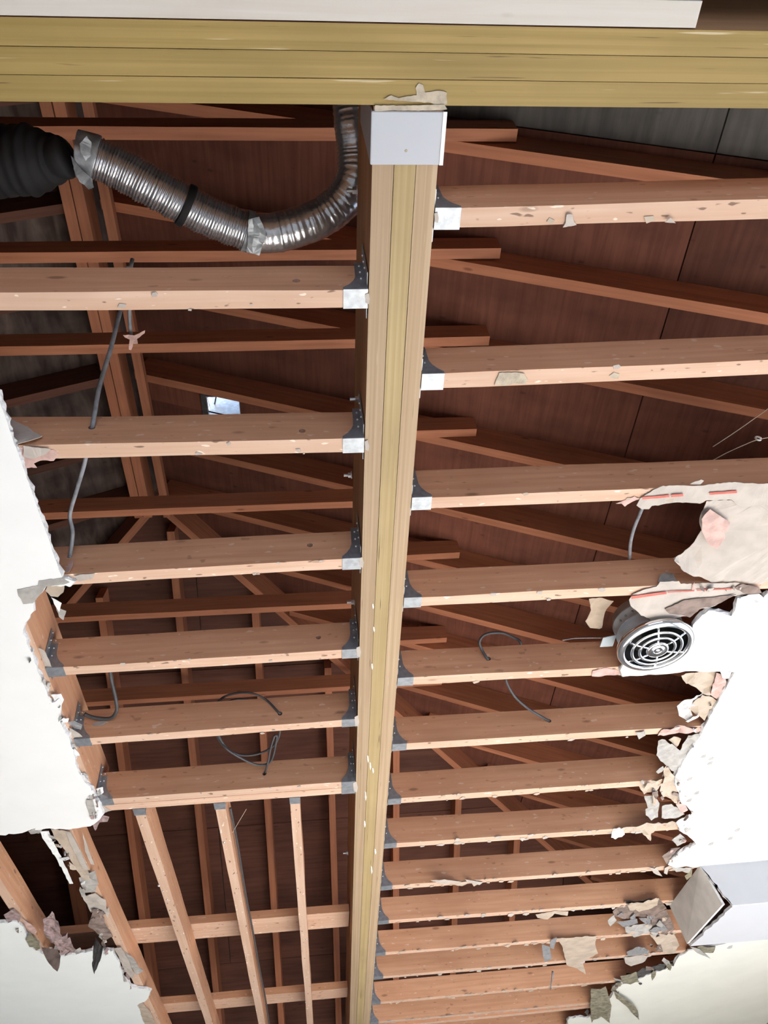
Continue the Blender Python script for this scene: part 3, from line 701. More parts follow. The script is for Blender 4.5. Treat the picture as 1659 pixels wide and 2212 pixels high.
flake('torn_paper', [(160,1520),(172,1522),(174,1538),(162,1540)], M_GREYP, left[4][0], ('y', YL(4)-0.012), 0.004)
flake('torn_paper', [(208,1704),(222,1700),(224,1712),(217,1718),(208,1712)], M_PAINT, cl, ('z', 0.02), 0.003)
flake('torn_paper', [(205,1735),(225,1742),(240,1752),(222,1756),(212,1748)], M_CREAM, cl, ('z', -0.004), 0.003)
flake('torn_paper', [(186,1728),(200,1726),(206,1750),(210,1768),(196,1764),(188,1744)], M_GREYP, cl, ('z', -0.016), 0.004)
flake('torn_paper', [(195,1772),(215,1762),(236,1766),(232,1776),(215,1778),(206,1794),(200,1782)], M_WOOL, cl, ('z', -0.013), 0.006)
flake('torn_paper', [(60,1794),(80,1789),(96,1788),(85,1800),(66,1803)], M_GREYP, cl, ('z', -0.013), 0.005)
# torn plaster strips on the fourth lengthwise joist
J4 = cl
flake('plaster_strip', [(86,1797),(105,1796),(118,1825),(132,1852),(150,1890),(158,1910),(150,1910),(135,1880),(118,1848),(98,1820)], M_PAINT, J4, ('z', -0.012), 0.006)
flake('plaster_strip', [(110,1790),(140,1795),(160,1828),(178,1862),(192,1885),(196,1900),(178,1900),(160,1870),(140,1835),(120,1812)], M_TAN, J4, ('z', -0.008), 0.004)
flake('plaster_strip', [(140,1796),(152,1798),(172,1835),(192,1880),(180,1878),(160,1840)], M_CREAM, J4, ('z', -0.012), 0.003)
flake('plaster_strip', [(170,1898),(205,1880),(212,1905),(205,1928),(182,1930)], M_GREYP, J4, ('z', -0.008), 0.005)
flake('plaster_strip', [(178,1938),(205,1930),(228,1945),(232,1975),(215,1980),(195,1968)], M_CREAM, J4, ('z', -0.010), 0.007)
flake('torn_paper', [(200,1970),(222,1978),(230,2000),(244,2025),(225,2030),(206,2010),(190,2000)], M_BROWNP, J4, ('z', -0.014), 0.010)
flake('torn_paper', [(178,1798),(190,1830),(204,1868),(196,1866),(184,1840)], M_CREAM, J4, ('z', -0.003), 0.002)
# far left edge
flake('torn_paper', [(89,2046),(124,2051),(131,2065),(128,2090),(124,2099),(115,2092),(101,2074)], M_BROWNP, cfl, ('y', 4.22), 0.006, label='drooping grey brown paper tongue')
flake('torn_paper', [(206,2023),(222,2049),(218,2069),(203,2104),(199,2087),(202,2049)], M_DARKP, cfl, ('y', 4.15), 0.006, label='drooping dark pointed paper tongue')
flake('insulation_tuft', [(92,1989),(112,1970),(126,1989),(131,2012),(142,2017),(147,2035),(128,2049),(98,2030)], M_WOOL, cfl, ('z', -0.02), 0.03)
flake('insulation_tuft', [(120,2030),(150,2030),(165,2048),(150,2062),(130,2060)], M_WOOL, cfl, ('z', -0.012), 0.02)
flake('torn_paper', [(55,2030),(64,2014),(78,2026),(87,2049),(78,2055),(64,2044)], M_OLIVE, cfl, ('z', -0.018), 0.008)
flake('torn_paper', [(48,1985),(60,1992),(80,2010),(76,2022),(60,2012)], M_PINK, cfl, ('z', -0.012), 0.006)
flake('torn_paper', [(8,1975),(30,1965),(46,1978),(40,1995),(15,1993)], M_WOOL, cfl, ('z', -0.010), 0.008)
flake('plaster_strip', [(246,2050),(262,2046),(280,2080),(290,2105),(285,2116),(268,2092)], M_CREAM, cfl, ('z', -0.012), 0.005)
flake('torn_paper', [(270,2058),(290,2070),(300,2090),(310,2098),(295,2106),(280,2084)], M_GREYP, cfl, ('z', -0.005), 0.006)
flake('torn_paper', [(292,2172),(305,2164),(325,2185),(335,2212),(318,2225),(305,2198)], M_TAN, cfl, ('z', -0.011), 0.006)
# right side strips with red print
pz = -0.004
flake('paper_strip', [(1375,1092),(1383,1076),(1410,1059),(1432,1049),(1490,1049),(1524,1048),(1575,1042),(1700,1046),(1700,1088),(1625,1093),(1600,1096),(1580,1080),(1524,1081),(1512,1088),(1469,1086),(1440,1088),(1422,1092),(1408,1093),(1402,1100),(1387,1100)], M_CREAM, right[2], ('z', pz), 0.003)
for a, b in (((1388,1074),(1446,1069)), ((1450,1069),(1476,1067)), ((1533,1064),(1592,1060))):
    flake('red_stripe', [a, b, (b[0], b[1]+5), (a[0], a[1]+5)], M_RED, right[2], ('z', -0.0085), 0.0, 0.0006, edge=0.2, label='faded red printed stripe')
flake('torn_paper', [(1490,1046),(1515,1036),(1521,1039),(1512,1048)], M_CREAM, right[2], ('z', -0.001), 0.003)
flake('torn_paper', [(1330,1088),(1346,1082),(1370,1072),(1382,1076),(1366,1084),(1350,1095),(1343,1088)], M_PINK, right[2], ('z', -0.002), 0.003)
flake('kraft_sheet', [(1510,1127,.02),(1516,1106,.02),(1526,1082,.0),(1580,1081),(1600,1094),(1622,1094),(1700,1086),(1700,1260),(1647,1264),(1606,1257),(1537,1258),(1516,1248),(1498,1245),(1471,1229),(1467,1217),(1457,1212),(1455,1206,.01),(1485,1186,.02),(1520,1163,.03)], M_CREAM, right[3], ('z', -0.001), 0.006)
flake('torn_paper', [(1516,1122),(1534,1100),(1577,1129),(1572,1147),(1565,1152),(1567,1165),(1548,1186),(1530,1175),(1517,1150)], M_PINK, right[3], ('z', -0.008), 0.003)
flake('paper_strip', [(1359,1296),(1367,1284),(1389,1274),(1418,1268),(1426,1257),(1467,1256),(1471,1262),(1524,1260),(1594,1259),(1639,1272),(1637,1282),(1602,1286),(1584,1288),(1545,1309),(1510,1317),(1490,1333),(1470,1330),(1438,1325),(1428,1330),(1418,1340),(1410,1346),(1402,1336),(1385,1330),(1374,1318),(1362,1308)], M_CREAM, right[3], ('z', -0.006), 0.003)
flake('torn_paper', [(1436,1316),(1480,1296),(1545,1290),(1590,1284),(1545,1308),(1512,1316),(1490,1334),(1470,1328),(1446,1326)], M_BROWNP, right[3], ('z', -0.0105), 0.002)
for a, b in (((1364,1288),(1440,1278)), ((1442,1278),(1500,1275)), ((1505,1274),(1580,1271))):
    flake('red_stripe', [a, b, (b[0], b[1]+(5 if a[0] < 1400 else 2.5)), (a[0], a[1]+(6 if a[0] < 1400 else 2.5))], M_RED, right[3], ('z', -0.0105), 0.0, 0.0006, edge=0.2, label='faded red printed stripe')
yr3 = right[3].matrix_basis.translation.y
flake('torn_paper', [(1422,1257),(1426,1243),(1436,1237),(1453,1238),(1461,1255),(1440,1261)], M_GREYP, right[3], ('y', yr3-0.012), 0.003)
flake('torn_paper', [(1588,1272),(1605,1262),(1640,1270),(1645,1280),(1610,1284)], M_BROWNP, right[3], ('z', -0.0125), 0.006)
flake('torn_paper', [(1640,1283),(1625,1286),(1600,1292),(1602,1300),(1630,1305),(1655,1295)], M_GYP, cr, ('z', -0.016), 0.006)
flake('torn_paper', [(1272,1294),(1294,1290),(1326,1299),(1309,1315),(1299,1353),(1275,1356),(1265,1343),(1277,1319)], M_TAN, right[3], ('z', 0.09), 0.01)
flake('torn_paper', [(1280,1448),(1310,1443),(1336,1448),(1340,1456),(1300,1462),(1278,1460)], M_PINK, right[4], ('z', -0.003), 0.003)
# right torn edge
fl = [
 ([(1471,1458),(1531,1449),(1549,1452),(1545,1464),(1539,1480),(1533,1500),(1519,1498),(1505,1488),(1487,1478),(1475,1468)], M_TAN, 0.0),
 ([(1549,1456),(1565,1460),(1569,1490),(1563,1503),(1549,1513),(1535,1503),(1539,1478)], M_PINK, -0.008),
 ([(1555,1448),(1580,1450),(1574,1466),(1560,1464)], M_GYP, -0.012),
 ([(1517,1502),(1539,1505),(1547,1513),(1521,1555),(1487,1533),(1499,1519)], M_TAN, -0.002),
 ([(1463,1527),(1479,1513),(1499,1507),(1517,1496),(1519,1503),(1491,1531),(1495,1543),(1483,1555),(1467,1547)], M_GYP, 0.004),
 ([(1481,1557),(1508,1543),(1510,1548),(1486,1560)], M_PAINT, -0.008),
 ([(1420,1587),(1433,1573),(1479,1569),(1515,1573),(1517,1585),(1467,1583),(1451,1589)], M_PINK, -0.004),
 ([(1372,1581),(1392,1577),(1394,1587),(1380,1597)], M_GREYP, -0.004),
 ([(1425,1597),(1437,1599),(1469,1621),(1487,1589),(1513,1585),(1513,1595),(1489,1623),(1461,1672),(1439,1655),(1427,1645),(1417,1629)], M_GREYP, -0.006),
 ([(1445,1600),(1455,1590),(1472,1597),(1460,1612)], M_TAN, 0.01),
 ([(1433,1661),(1441,1655),(1457,1676),(1458,1690),(1469,1728),(1463,1736),(1433,1722),(1425,1708),(1431,1690),(1435,1678)], M_TAN, -0.008),
 ([(1380,1698),(1406,1688),(1429,1680),(1427,1698),(1413,1712),(1392,1718)], M_TAN, -0.003),
 ([(1392,1720),(1402,1717),(1419,1726),(1425,1736),(1421,1764),(1406,1770),(1394,1758),(1398,1742)], M_GREYP, 0.0),
 ([(1431,1742),(1451,1738),(1479,1758),(1459,1768),(1429,1766)], M_GREYP, -0.006),
 ([(1460,1738),(1480,1738),(1487,1752),(1472,1756)], M_PINK, -0.012),
 ([(1340,1790),(1380,1780),(1459,1776),(1467,1784),(1457,1788),(1408,1794),(1406,1818),(1390,1804),(1382,1792),(1352,1798)], M_TAN, -0.005),
 ([(1451,1814),(1469,1800),(1479,1810),(1477,1820),(1463,1828)], M_GREYP, -0.004),
 ([(1460,1775),(1490,1758),(1496,1768),(1470,1796)], M_GYP, -0.014),
 ([(1319,1805),(1326,1792),(1345,1790),(1349,1800),(1344,1810),(1329,1813)], M_PAINT, -0.006),
 ([(1430,1850),(1448,1832),(1470,1830),(1452,1848),(1440,1866)], M_BROWNP, -0.008),
 ([(1402,1874),(1420,1877),(1431,1894),(1412,1886)], M_CREAM, -0.006),
 ([(1436,1875),(1446,1872),(1441,1889),(1434,1886)], M_CREAM, -0.008),
 ([(1447,1872),(1495,1877),(1488,1885),(1460,1882)], M_GREYP, -0.01),
 ([(1478,1890),(1496,1878),(1494,1892),(1484,1902)], M_OLIVE, -0.012),
 ([(1324,1970),(1351,1950),(1423,1940),(1440,1962),(1408,1977),(1363,1985),(1326,1982)], M_BROWNP, -0.003),
 ([(1351,1950),(1400,1944),(1424,1941),(1420,1956),(1380,1968),(1360,1965)], M_TAN, -0.008),
 ([(1331,1990),(1376,1985),(1378,1994),(1349,2004)], M_FOILP, -0.012),
 ([(1380,1984),(1406,1984),(1405,1999),(1390,1992)], M_FOILP, -0.012),
 ([(1350,2002),(1400,1990),(1412,2004),(1395,2018),(1370,2026),(1352,2015)], M_GREYP, -0.005),
 ([(1403,2017),(1457,2017),(1467,2041),(1460,2059),(1432,2059),(1418,2036)], M_TAN, -0.004),
 ([(1408,1980),(1440,1965),(1455,2000),(1458,2017),(1405,2015)], M_BROWNP, 0.0),
 ([(1349,2068),(1403,2064),(1388,2081),(1363,2088),(1351,2081)], M_CREAM, -0.006),
 ([(1353,2056),(1380,2044),(1403,2054),(1400,2062),(1356,2064)], M_FOILP, -0.004),
 ([(1277,2135),(1309,2133),(1321,2172),(1317,2209),(1299,2197),(1277,2204),(1275,2174)], M_OLIVE, -0.03),
 ([(1326,2140),(1368,2170),(1378,2184),(1381,2204),(1368,2192),(1358,2179),(1331,2157)], M_OLIVE, -0.04),
 ([(1344,2113),(1388,2091),(1455,2078),(1437,2093),(1378,2118),(1356,2123)], M_DARKP, -0.008),
 ([(1340,2110),(1375,2100),(1380,2122),(1362,2126),(1345,2124)], M_OLIVE, -0.02),
 ([(1506,2046),(1546,2045),(1541,2059),(1519,2059)], M_OLIVE, -0.018),
 ([(1490,2046),(1512,2050),(1534,2070),(1524,2066),(1505,2056)], M_GREYP, -0.02),
]
for p, m, z in fl: flake('torn_paper', p, m, cr if p[0][1] < 1900 else cfr, ('z', z), 0.013 if len(p) > 5 else 0.007)
def fringe(parent, line, n, mats, size, spread, dz=(-0.016, 0.004)):
    """small torn pieces along a broken edge"""
    for _ in range(n):
        i = random.randrange(len(line)-1); t = random.random()
        x = line[i][0] + (line[i+1][0]-line[i][0])*t + random.gauss(0, spread); y = line[i][1] + (line[i+1][1]-line[i][1])*t + random.gauss(0, spread)
        s = size*random.uniform(0.5, 1.3); a0 = random.uniform(0, 6.3); k = random.randint(4, 6); st = random.uniform(1.0, 2.6); ro = random.uniform(0, 3.14)
        pts = []
        for j in range(k):
            a = a0 + 2*math.pi*j/k; r = s*random.uniform(0.5, 1.0); u, v = r*st*math.cos(a), r*math.sin(a)
            pts.append((x+u*math.cos(ro)-v*math.sin(ro), y+u*math.sin(ro)+v*math.cos(ro), random.uniform(-0.012, 0.008)))
        flake('torn_paper', pts, random.choice(mats), parent, ('z', random.uniform(*dz)), 0.006)
fringe(cr, [(1585,1455),(1521,1571),(1489,1623),(1459,1677),(1467,1714),(1490,1760),(1470,1794),(1495,1818),(1455,1852)], 34, [M_GYP, M_GREYP, M_TAN, M_PINK, M_CREAM, M_BROWNP], 5, 6)
fringe(cr, [(1400,1700),(1440,1740),(1440,1660)], 12, [M_GREYP, M_TAN, M_BROWNP], 8, 10)
fringe(cfr, [(1480,2058),(1440,2094),(1360,2122),(1320,2150),(1270,2195)], 26, [M_OLIVE, M_DARKP, M_GREYP, M_BROWNP], 7, 7)
fringe(cfr, [(1330,1975),(1400,2000),(1440,1980),(1400,2050)], 14, [M_BROWNP, M_GREYP, M_FOILP, M_TAN], 9, 12, (-0.012, 0.0))
fringe(cl, [(57,1390),(95,1480),(130,1545),(160,1630),(198,1705),(212,1745),(205,1778)], 34, [M_GYP, M_PAINT, M_GREYP, M_GYP, M_CREAM], 5, 5)
fringe(cl, [(190,1720),(215,1770)], 12, [M_GREYP, M_WOOL, M_GYP], 7, 7)
fringe(cl, [(110,1805),(150,1850),(185,1920),(215,1985),(235,2025)], 26, [M_CREAM, M_GYP, M_GREYP, M_TAN, M_BROWNP], 7, 9, (-0.016, -0.003))
fringe(cfl, [(20,1990),(70,2035),(130,2062),(240,2050),(270,2110),(310,2165)], 26, [M_WOOL, M_GREYP, M_BROWNP, M_CREAM], 6, 6)
fringe(right[3], [(1480,1262),(1600,1272),(1635,1278)], 12, [M_CREAM, M_BROWNP, M_PINK], 5, 4)
flake('torn_paper', [(1202,2027),(1288,2023),(1286,2041),(1292,2060),(1259,2076),(1265,2105),(1247,2093),(1224,2084),(1214,2043)], M_TAN, right[10], ('z', -0.006), 0.005)
flake('torn_paper', [(1157,1976),(1196,1968),(1228,1970),(1226,1978),(1198,1974),(1183,1986),(1161,1982)], M_TAN, right[9], ('z', -0.004), 0.004)
flake('foil_shred', [(1171,2043),(1188,2046),(1192,2070),(1177,2080),(1173,2064)], M_FOILP, right[10], ('z', -0.01), 0.012)
flake('foil_shred', [(1192,2028),(1204,2028),(1196,2050),(1188,2046)], M_FOILP, right[10], ('z', -0.01), 0.012)
flake('torn_paper', [(1436,480),(1448,470),(1460,482)], M_CREAM, right[0], ('z', -0.01), 0.001)
flake('hanging_scrap', [(1224,463),(1236,462),(1240,480),(1246,486),(1216,492),(1222,482)], M_CREAM, right[0], ('z', -0.006), 0.003)
flake('glue_residue', [(1068,832),(1078,806),(1098,804),(1132,806),(1140,820),(1136,830),(1110,828),(1096,834)], M_ADH, right[1], ('z', -0.0025), 0.003)
flake('glue_residue', [(1316,812),(1326,804),(1338,808),(1336,818),(1322,818)], M_ADH, right[1], ('z', -0.002), 0.002)
for (q, rot) in (((955,1907),-1), ((1010,1903),1)):
    flake('splinter', [(930,1902),(960,1900),(1005,1906),(960,1910)] if rot < 0 else [(1005,1900),(1044,1906),(1036,1912),(1010,1906)], M_CREAM, right[8], ('z', -0.006), 0.002)
for (k, x, y) in ((2, 306, 1783), (2, 343, 1913), (2, 361, 1943), (2, 352, 1925), (1, 484, 1819), (1, 549, 2121), (0, 662, 2029), (0, 660, 2165), (0, 664, 2178)):
    p = onz(x, y, ZC-0.002); bm = bmesh.new(); blob(bm, p, 0.0065 if (x, y) in ((343, 1913), (484, 1819)) else 0.004); link('nail_head', mesh(bm, True), M_NAIL, longj[k])
p = onz(1194, 2098, ZC+0.03); bm = bmesh.new(); sweep(bm, [p, onz(1192, 2118, ZC-0.012), onz(1189, 2138, ZC-0.012)], lambda i, t: 0.006*(1-0.6*t), 8); link('bent_nail', mesh(bm, True), M_CABLE, right[11])
flake('splinter', [(975,1908),(1008,1904),(1012,1909),(990,1914)], M_TAN, right[8], ('z', -0.006), 0.002)
# gouges in the white board (ragged dents lined with grey core)
for (x, y) in ((1520,1634),(1536,1639),(1534,1649),(1490,1683),(1505,1713),(1489,1729),(1593,1793),(1578,1811),(1536,1823),(1577,2046)):
    flake('gouge_mark', [(x-7,y+3),(x-2,y-2),(x+6,y-4),(x+4,y+2),(x-3,y+4)], M_GREYP, cr if y < 1900 else bulk, ('z', -0.0137 if y < 1900 else ZBH-ZC-0.001), 0.0, 0.0008, edge=0.5)
# smears of adhesive on the cross beam and at the bracket
flake('adhesive_smear', [(828,214),(845,206),(862,212),(880,208),(900,206),(898,190),(905,180),(914,184),(918,200),(950,196),(965,200),(966,225),(950,232),(930,222),(890,220),(862,218)], M_ADH, cross, ('z', -0.0025), 0.0015)
flake('adhesive_smear', [(810,228),(868,228),(960,226),(966,236),(950,238),(810,240)], M_ADH, cross, ('z', -0.004), 0.0015)
for k, (x, y) in enumerate(((944, 470), (795, 645), (794, 962), (782, 1215), (776, 1408), (772, 1558), (769, 1700))):
    flake('adhesive_smear', [(x-6,y-9),(x+1,y-12),(x+4,y+1),(x+2,y+12),(x-5,y+9)], M_CREAM, centre, ('z', -0.003), 0.002)
for (x, y) in ((806,1310),(808,1360),(804,1440),(795,1640),(790,1720),(788,1780),(811,1840),(803,1880),(800,1655),(806,1665)):
    h_ = random.uniform(4, 11); flake('paper_shred', [(x-1.6,y-h_),(x+0.6,y-h_*0.7),(x+1.8,y+h_*0.3),(x+0.2,y+h_),(x-1.5,y+h_*0.2)], M_PAINT, centre, ('z', -0.002), 0.001, edge=0.6)

# ------------------------------------------------------------------ ducts
def zp(l): return [onz(x, y, CZ+z) for x, y, z in l]
duct = empty('flexible_duct', onz(450, 468, CZ+2.05), 'silver flexible metal duct with duct tape, curving over the centre beam', 'duct')
P = resample(smooth_path(zp([(168, 332, 2.06), (196, 338, 2.06), (260, 366, 2.06), (330, 405, 2.05), (400, 443, 2.05), (450, 468, 2.05), (505, 490, 2.05), (545, 503, 2.05)])), 0.0022)
bm = bmesh.new(); sweep(bm, P, lambda i, t: 0.0475 + 0.0022*math.sin(i*2*math.pi/3.4) + 0.0014*math.sin(i*2*math.pi/17), 30)
link('corrugated_hose', mesh(bm, True), M_DUCT, duct)
P2 = resample(smooth_path(zp([(535, 503, 2.05), (590, 503, 2.05), (645, 490, 2.06), (700, 466, 2.08), (745, 428, 2.10), (768, 380, 2.12), (770, 330, 2.15), (765, 280, 2.17), (760, 225, 2.20), (755, 150, 2.24)])), 0.003)
bm = bmesh.new(); sweep(bm, P2, lambda i, t: 0.0490 + 0.0004*math.sin(i*2*math.pi/5) + (0.0012 if i % 9 == 0 else 0) + 0.0015*noise.noise(P2[i]*40), 30)
link('foil_hose', mesh(bm, True), M_FOIL, duct)
def wrap(P, i0, i1, r, mat, name):
    bm = bmesh.new(); S = P[i0:i1]; sweep(bm, S, lambda i, t: r + 0.003*noise.noise(S[i]*60), 20); link(name, mesh(bm, True), mat, duct)
wrap(P, 118, 127, 0.0525, M_BLACK, 'clamp_band')
wrap(P, len(P)-9, len(P)-1, 0.0515, M_TAPE, 'tape_wrap')
wrap(P, 0, 20, 0.0525, M_TAPE, 'tape_wrap')
flake('tape_end', [(537,474),(560,468),(576,505),(560,552),(533,545),(535,515)], M_TAPE, duct, ('z', 2.05-1.629-0.056), 0.008)
flake('tape_end', [(172,310),(188,292),(198,306),(194,340),(184,350),(174,332)], M_TAPE, duct, ('z', 2.06-1.629-0.06), 0.012)
flake('tape_end', [(152,338),(172,362),(200,385),(204,402),(192,408),(172,392),(158,368)], M_TAPE, duct, ('z', 2.06-1.629-0.06), 0.012)
bd = empty('insulated_duct', onz(40, 345, CZ+2.08), 'thick black insulated duct at the left edge, joining the silver duct', 'duct')
P3 = resample(smooth_path(zp([(-260, 350, 2.10), (-100, 348, 2.10), (0, 348, 2.09), (80, 346, 2.08), (120, 343, 2.07), (136, 340, 2.06), (148, 336, 2.06)])), 0.006)
bm = bmesh.new(); nP = len(P3)
sweep(bm, P3, lambda i, t: (0.082 if i < nP*0.78 else 0.082 - 0.034*min(1, (i-nP*0.78)/(nP*0.16))) + 0.002*math.sin(i*1.3) + 0.003*noise.noise(P3[i]*30), 24)
link('wrapped_hose', mesh(bm, True), M_BLACK, bd)

# ------------------------------------------------------------------ cables
def cable(name, pts, r, mat, label, n=8):
    P = smooth_path(pts, 6)
    bm = bmesh.new(); sweep(bm, P, r, n)
    return prop(link(name, mesh(bm, True), mat), label, 'cable')
d = lambda x, y, z: onz(x, y, ZC+z)
yl1, yl2 = left[1][1](-0.5), left[2][1](-0.6)
cable('grey_cable', [d(286, 560, 0.62), d(268, 640, 0.5), d(255, 690, 0.40), d(240, 750, 0.30), d(216, 830, 0.18), d(205, 890, 0.10), ony(199, 925, yl1+0.004), ony(196, 930, yl1+WJ+0.02), d(183, 998, 0.11), d(165, 1060, 0.13), d(151, 1112, 0.13), d(157, 1150, 0.10), ony(152, 1196, yl2-0.006), ony(150, 1204, yl2-0.001)], 0.0058, M_CABLE, 'long grey cable hanging past the first left joists near the white ceiling')
cable('grey_cable', [d(276, 575, 0.5), d(279, 640, 0.46), d(280, 690, 0.44), d(283, 728, 0.44)], 0.0055, M_CABLE, 'short grey cable end with torn brown fibres at its tip')
flake('torn_paper', [(266,722),(290,724),(313,716),(312,722),(296,732),(298,742),(290,738),(283,758),(278,756),(280,735)], M_PINK, bpy.data.objects['grey_cable.001'], ('z', 0.42), 0.01)
yr4, yr5 = right[4].matrix_basis.translation.y, right[5].matrix_basis.translation.y
def yj(j, X): ax, ay, s = j['yf']; return ay + s*(X-ax)
cable('looped_cable', [ony(1054, 1425, yj(right[4], .6)+0.02), ony(1053, 1423, yj(right[4], .6)-0.006), d(1041, 1404, 0.085), d(1036, 1385, 0.10), d(1050, 1370, 0.115), d(1083, 1367, 0.13), d(1110, 1378, 0.14), d(1125, 1390, 0.15), d(1118, 1430, 0.13), d(1098, 1460, 0.10), d(1093, 1470, 0.085), d(1110, 1502, 0.07), d(1140, 1530, 0.06), ony(1183, 1556, yj(right[5], .8)-0.004), ony(1187, 1558, yj(right[5], .8)+0.02)], 0.0048, M_CABLED, 'dark cable looping out of the right joist hole left of the fan')
cable('looped_cable', [ony(606, 1543, left[4][1](-.2)+0.02), ony(602, 1539, left[4][1](-.2)-0.006), d(575, 1512, 0.10), d(545, 1498, 0.12), d(510, 1498, 0.135), d(480, 1508, 0.14), d(466, 1530, 0.14), d(468, 1570, 0.12), d(478, 1600, 0.11), d(500, 1624, 0.10), d(535, 1632, 0.10), d(575, 1622, 0.11), d(600, 1598, 0.12), d(603, 1565, 0.14), d(585, 1530, 0.155), d(540, 1512, 0.165), d(495, 1515, 0.165), d(470, 1545, 0.155), d(470, 1590, 0.13), d(490, 1618, 0.09), d(525, 1640, 0.075), d(555, 1652, 0.07), d(578, 1650, 0.07), d(589, 1636, 0.075), d(596, 1605, 0.09), d(598, 1590, 0.10), d(592, 1592, 0.095), d(585, 1615, 0.08), d(579, 1645, 0.065), ony(573, 1668, left[5][1](-.2)-0.003), ony(571, 1671, left[5][1](-.2)+0.02)], 0.0042, M_CABLED, 'dark cable coiled between the fifth left joist hole and the doubled joist')
cable('dark_cable', [d(236, 1440, 0.13), d(242, 1475, 0.11), d(250, 1510, 0.085), d(252, 1535, 0.07), d(240, 1551, 0.065), d(215, 1552, 0.07), d(195, 1548, 0.075), d(182, 1542, 0.08)], 0.0065, M_CABLED, 'dark cable bending to the left trimmer near the torn board')
cable('grey_cable', [d(1392, 1085, 0.05), d(1383, 1108, 0.07), d(1370, 1140, 0.09), d(1362, 1172, 0.10), ony(1360, 1206, yj(right[3], 1.0)-0.004)], 0.0055, M_CABLE, 'grey cable below the red striped paper on the right')
cable('thin_wire', [d(1215, 1383, 0.10), d(1240, 1379, 0.11), d(1270, 1378, 0.11), d(1300, 1378, 0.10)], 0.0018, M_STEEL, 'thin bare wire running to the fan housing')
cable('thin_wire', [d(1530, 1000, 0.12), d(1570, 978, 0.2), d(1610, 960, 0.27), d(1640, 949, 0.32), d(1700, 938, 0.42)], 0.0014, M_TAN, 'thin wire with a white clip at the right edge')
cable('thin_wire', [d(1540, 965, 0.35), d(1600, 925, 0.4), d(1660, 882, 0.45), d(1690, 860, 0.48)], 0.0014, M_TAN, 'upper thin wire crossing the roof boards at the right edge')
bm = bmesh.new(); c0 = d(1638, 947, 0.318); sweep(bm, [c0 + Vector((0.009*math.cos(a/3), 0.0, 0.009*math.sin(a/3))) for a in range(0, 17)], 0.003, 6)
prop(link('wire_clip', mesh(bm, True), M_PAINT), 'small white clip on the thin wire at the right edge', 'clip')
cable('dark_cable', [Vector((-0.3445 + 0.0015*math.sin(k*1.7), 3.14 + 0.28*k, ZC+0.045+0.006*math.sin(k*1.1))) for k in range(13)], 0.005, M_CABLED, 'dark cable running along the second lengthwise joist')
cable('thin_wire', [d(532, 1748, 0.05), d(516, 1775, 0.04), d(500, 1802, 0.05)], 0.0012, M_TAN, 'thin thread between the doubled joist and the second lengthwise joist')

# ------------------------------------------------------------------ exhaust fan
FC = onz(1417, 1396, ZC-0.030)      # about (1.14, 2.12)
fan = empty('exhaust_fan', FC, 'round chrome grilled exhaust fan with grey housing in the right ceiling', 'fan')
bm = bmesh.new()
lathe(bm, [(0.113, 0.004), (0.113, 0.030), (0.107, 0.034), (0.107, 0.060), (0.112, 0.063), (0.112, 0.070), (0.107, 0.073), (0.107, 0.100), (0.112, 0.103), (0.112, 0.110), (0.104, 0.114), (0.104, 0.140), (0.0005, 0.140)], FC, 48)
lathe(bm, [(0.111, 0.004), (0.104, 0.034), (0.100, 0.134), (0.0005, 0.134)], FC, 48, 1)
link('housing', mesh(bm, True), [M_FANGREY, M_FANIN], fan)
bm = bmesh.new(); c = FC + Vector((-0.108, 0.02, 0.07))
prism(bm, [c, c+Vector((-0.045, 0.012, 0)), c+Vector((-0.045, 0.06, 0)), c+Vector((0.0, 0.06, 0))], Vector((0, 0, 0.003))); link('mounting_tab', mesh(bm), M_FANGREY, fan)
for an in (200, 214, 228):
    bm = bmesh.new(); blob(bm, FC + Vector((0.111*math.cos(R(an)), 0.111*math.sin(R(an)), 0.085)), 0.005); link('rivet', mesh(bm, True), M_STEEL, fan)
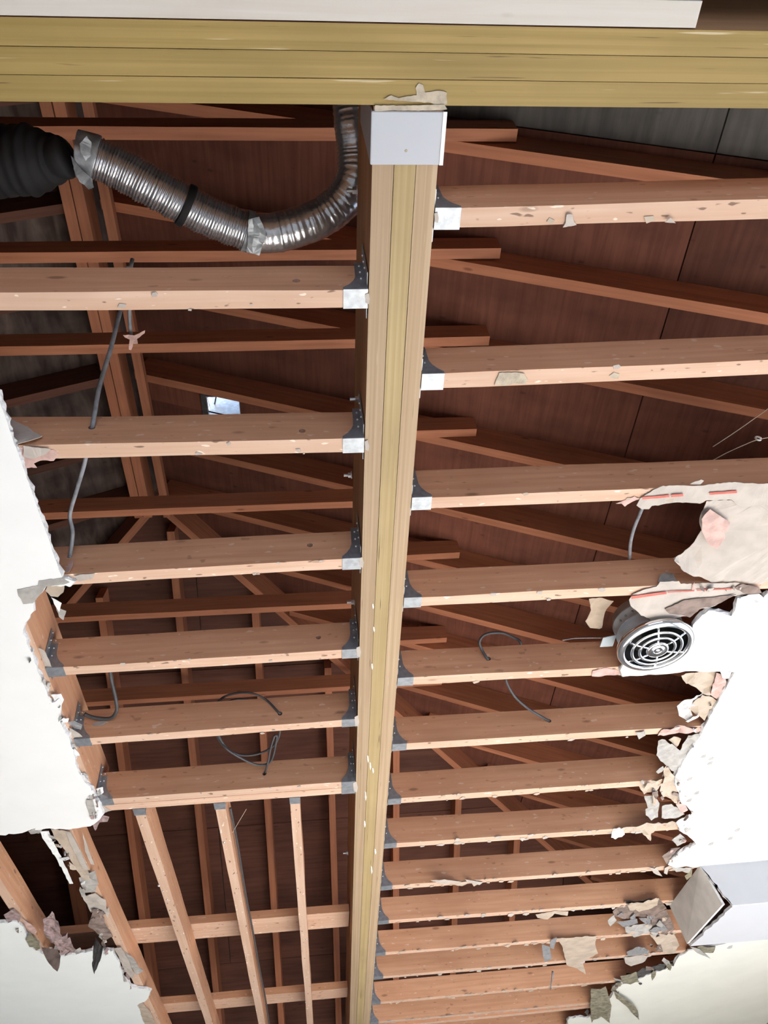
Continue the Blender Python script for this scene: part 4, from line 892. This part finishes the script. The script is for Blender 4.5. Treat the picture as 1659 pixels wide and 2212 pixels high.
def ring(name, r, hw, z, hz=0.004):
    bm = bmesh.new(); n = 10
    lathe(bm, [(r+hw*math.cos(2*math.pi*k/n), z+hz*math.sin(2*math.pi*k/n)) for k in range(n)], FC, 56, close=True)
    return link(name, mesh(bm, True), M_CHROME, fan)
bm = bmesh.new(); lathe(bm, [(0.128, 0.014), (0.1305, 0.008), (0.130, 0.0), (0.125, -0.006), (0.115, -0.010), (0.107, -0.0085), (0.103, -0.002), (0.103, 0.004), (0.112, 0.006)], FC, 64, close=True)
link('outer_rim', mesh(bm, True), M_CHROME, fan)
ring('grille_ring', 0.083, 0.0056, -0.010); ring('grille_ring', 0.059, 0.0056, -0.013)
for k in range(6):
    a = R(18+60*k); bm = bmesh.new(); e = Vector((math.cos(a), math.sin(a), 0))
    sweep(bm, [FC+e*0.034+Vector((0, 0, -0.015)), FC+e*0.06+Vector((0, 0, -0.013)), FC+e*0.083+Vector((0, 0, -0.010)), FC+e*0.106+Vector((0, 0, -0.005))], 0.0042, 8, squash=0.7); link('spoke', mesh(bm, True), M_CHROME, fan)
bm = bmesh.new(); lathe(bm, [(0.0002, -0.021), (0.004, -0.021), (0.006, -0.018), (0.009, -0.0195), (0.012, -0.018), (0.0145, -0.0195), (0.017, -0.0195), (0.020, -0.016), (0.030, -0.019), (0.036, -0.018), (0.039, -0.013), (0.036, -0.008), (0.0002, -0.008)], FC, 40); link('hub_cap', mesh(bm, True), M_CHROME, fan)
bm = bmesh.new(); lathe(bm, [(0.0002, 0.03), (0.03, 0.03), (0.03, 0.134)], FC, 24)
for k in range(4):
    a = R(90*k+20); e = Vector((math.cos(a), math.sin(a), 0)); s = Vector((-e.y, e.x, 0))
    prism(bm, [FC+e*0.03-s*0.012+Vector((0, 0, 0.05)), FC+e*0.094-s*0.022+Vector((0, 0, 0.045)), FC+e*0.094+s*0.022+Vector((0, 0, 0.075)), FC+e*0.03+s*0.012+Vector((0, 0, 0.07))], Vector((0, 0, 0.0015)))
link('fan_blades', mesh(bm), M_FANIN, fan)
for o in SC.objects:
    if 'yf' in o: del o['yf']
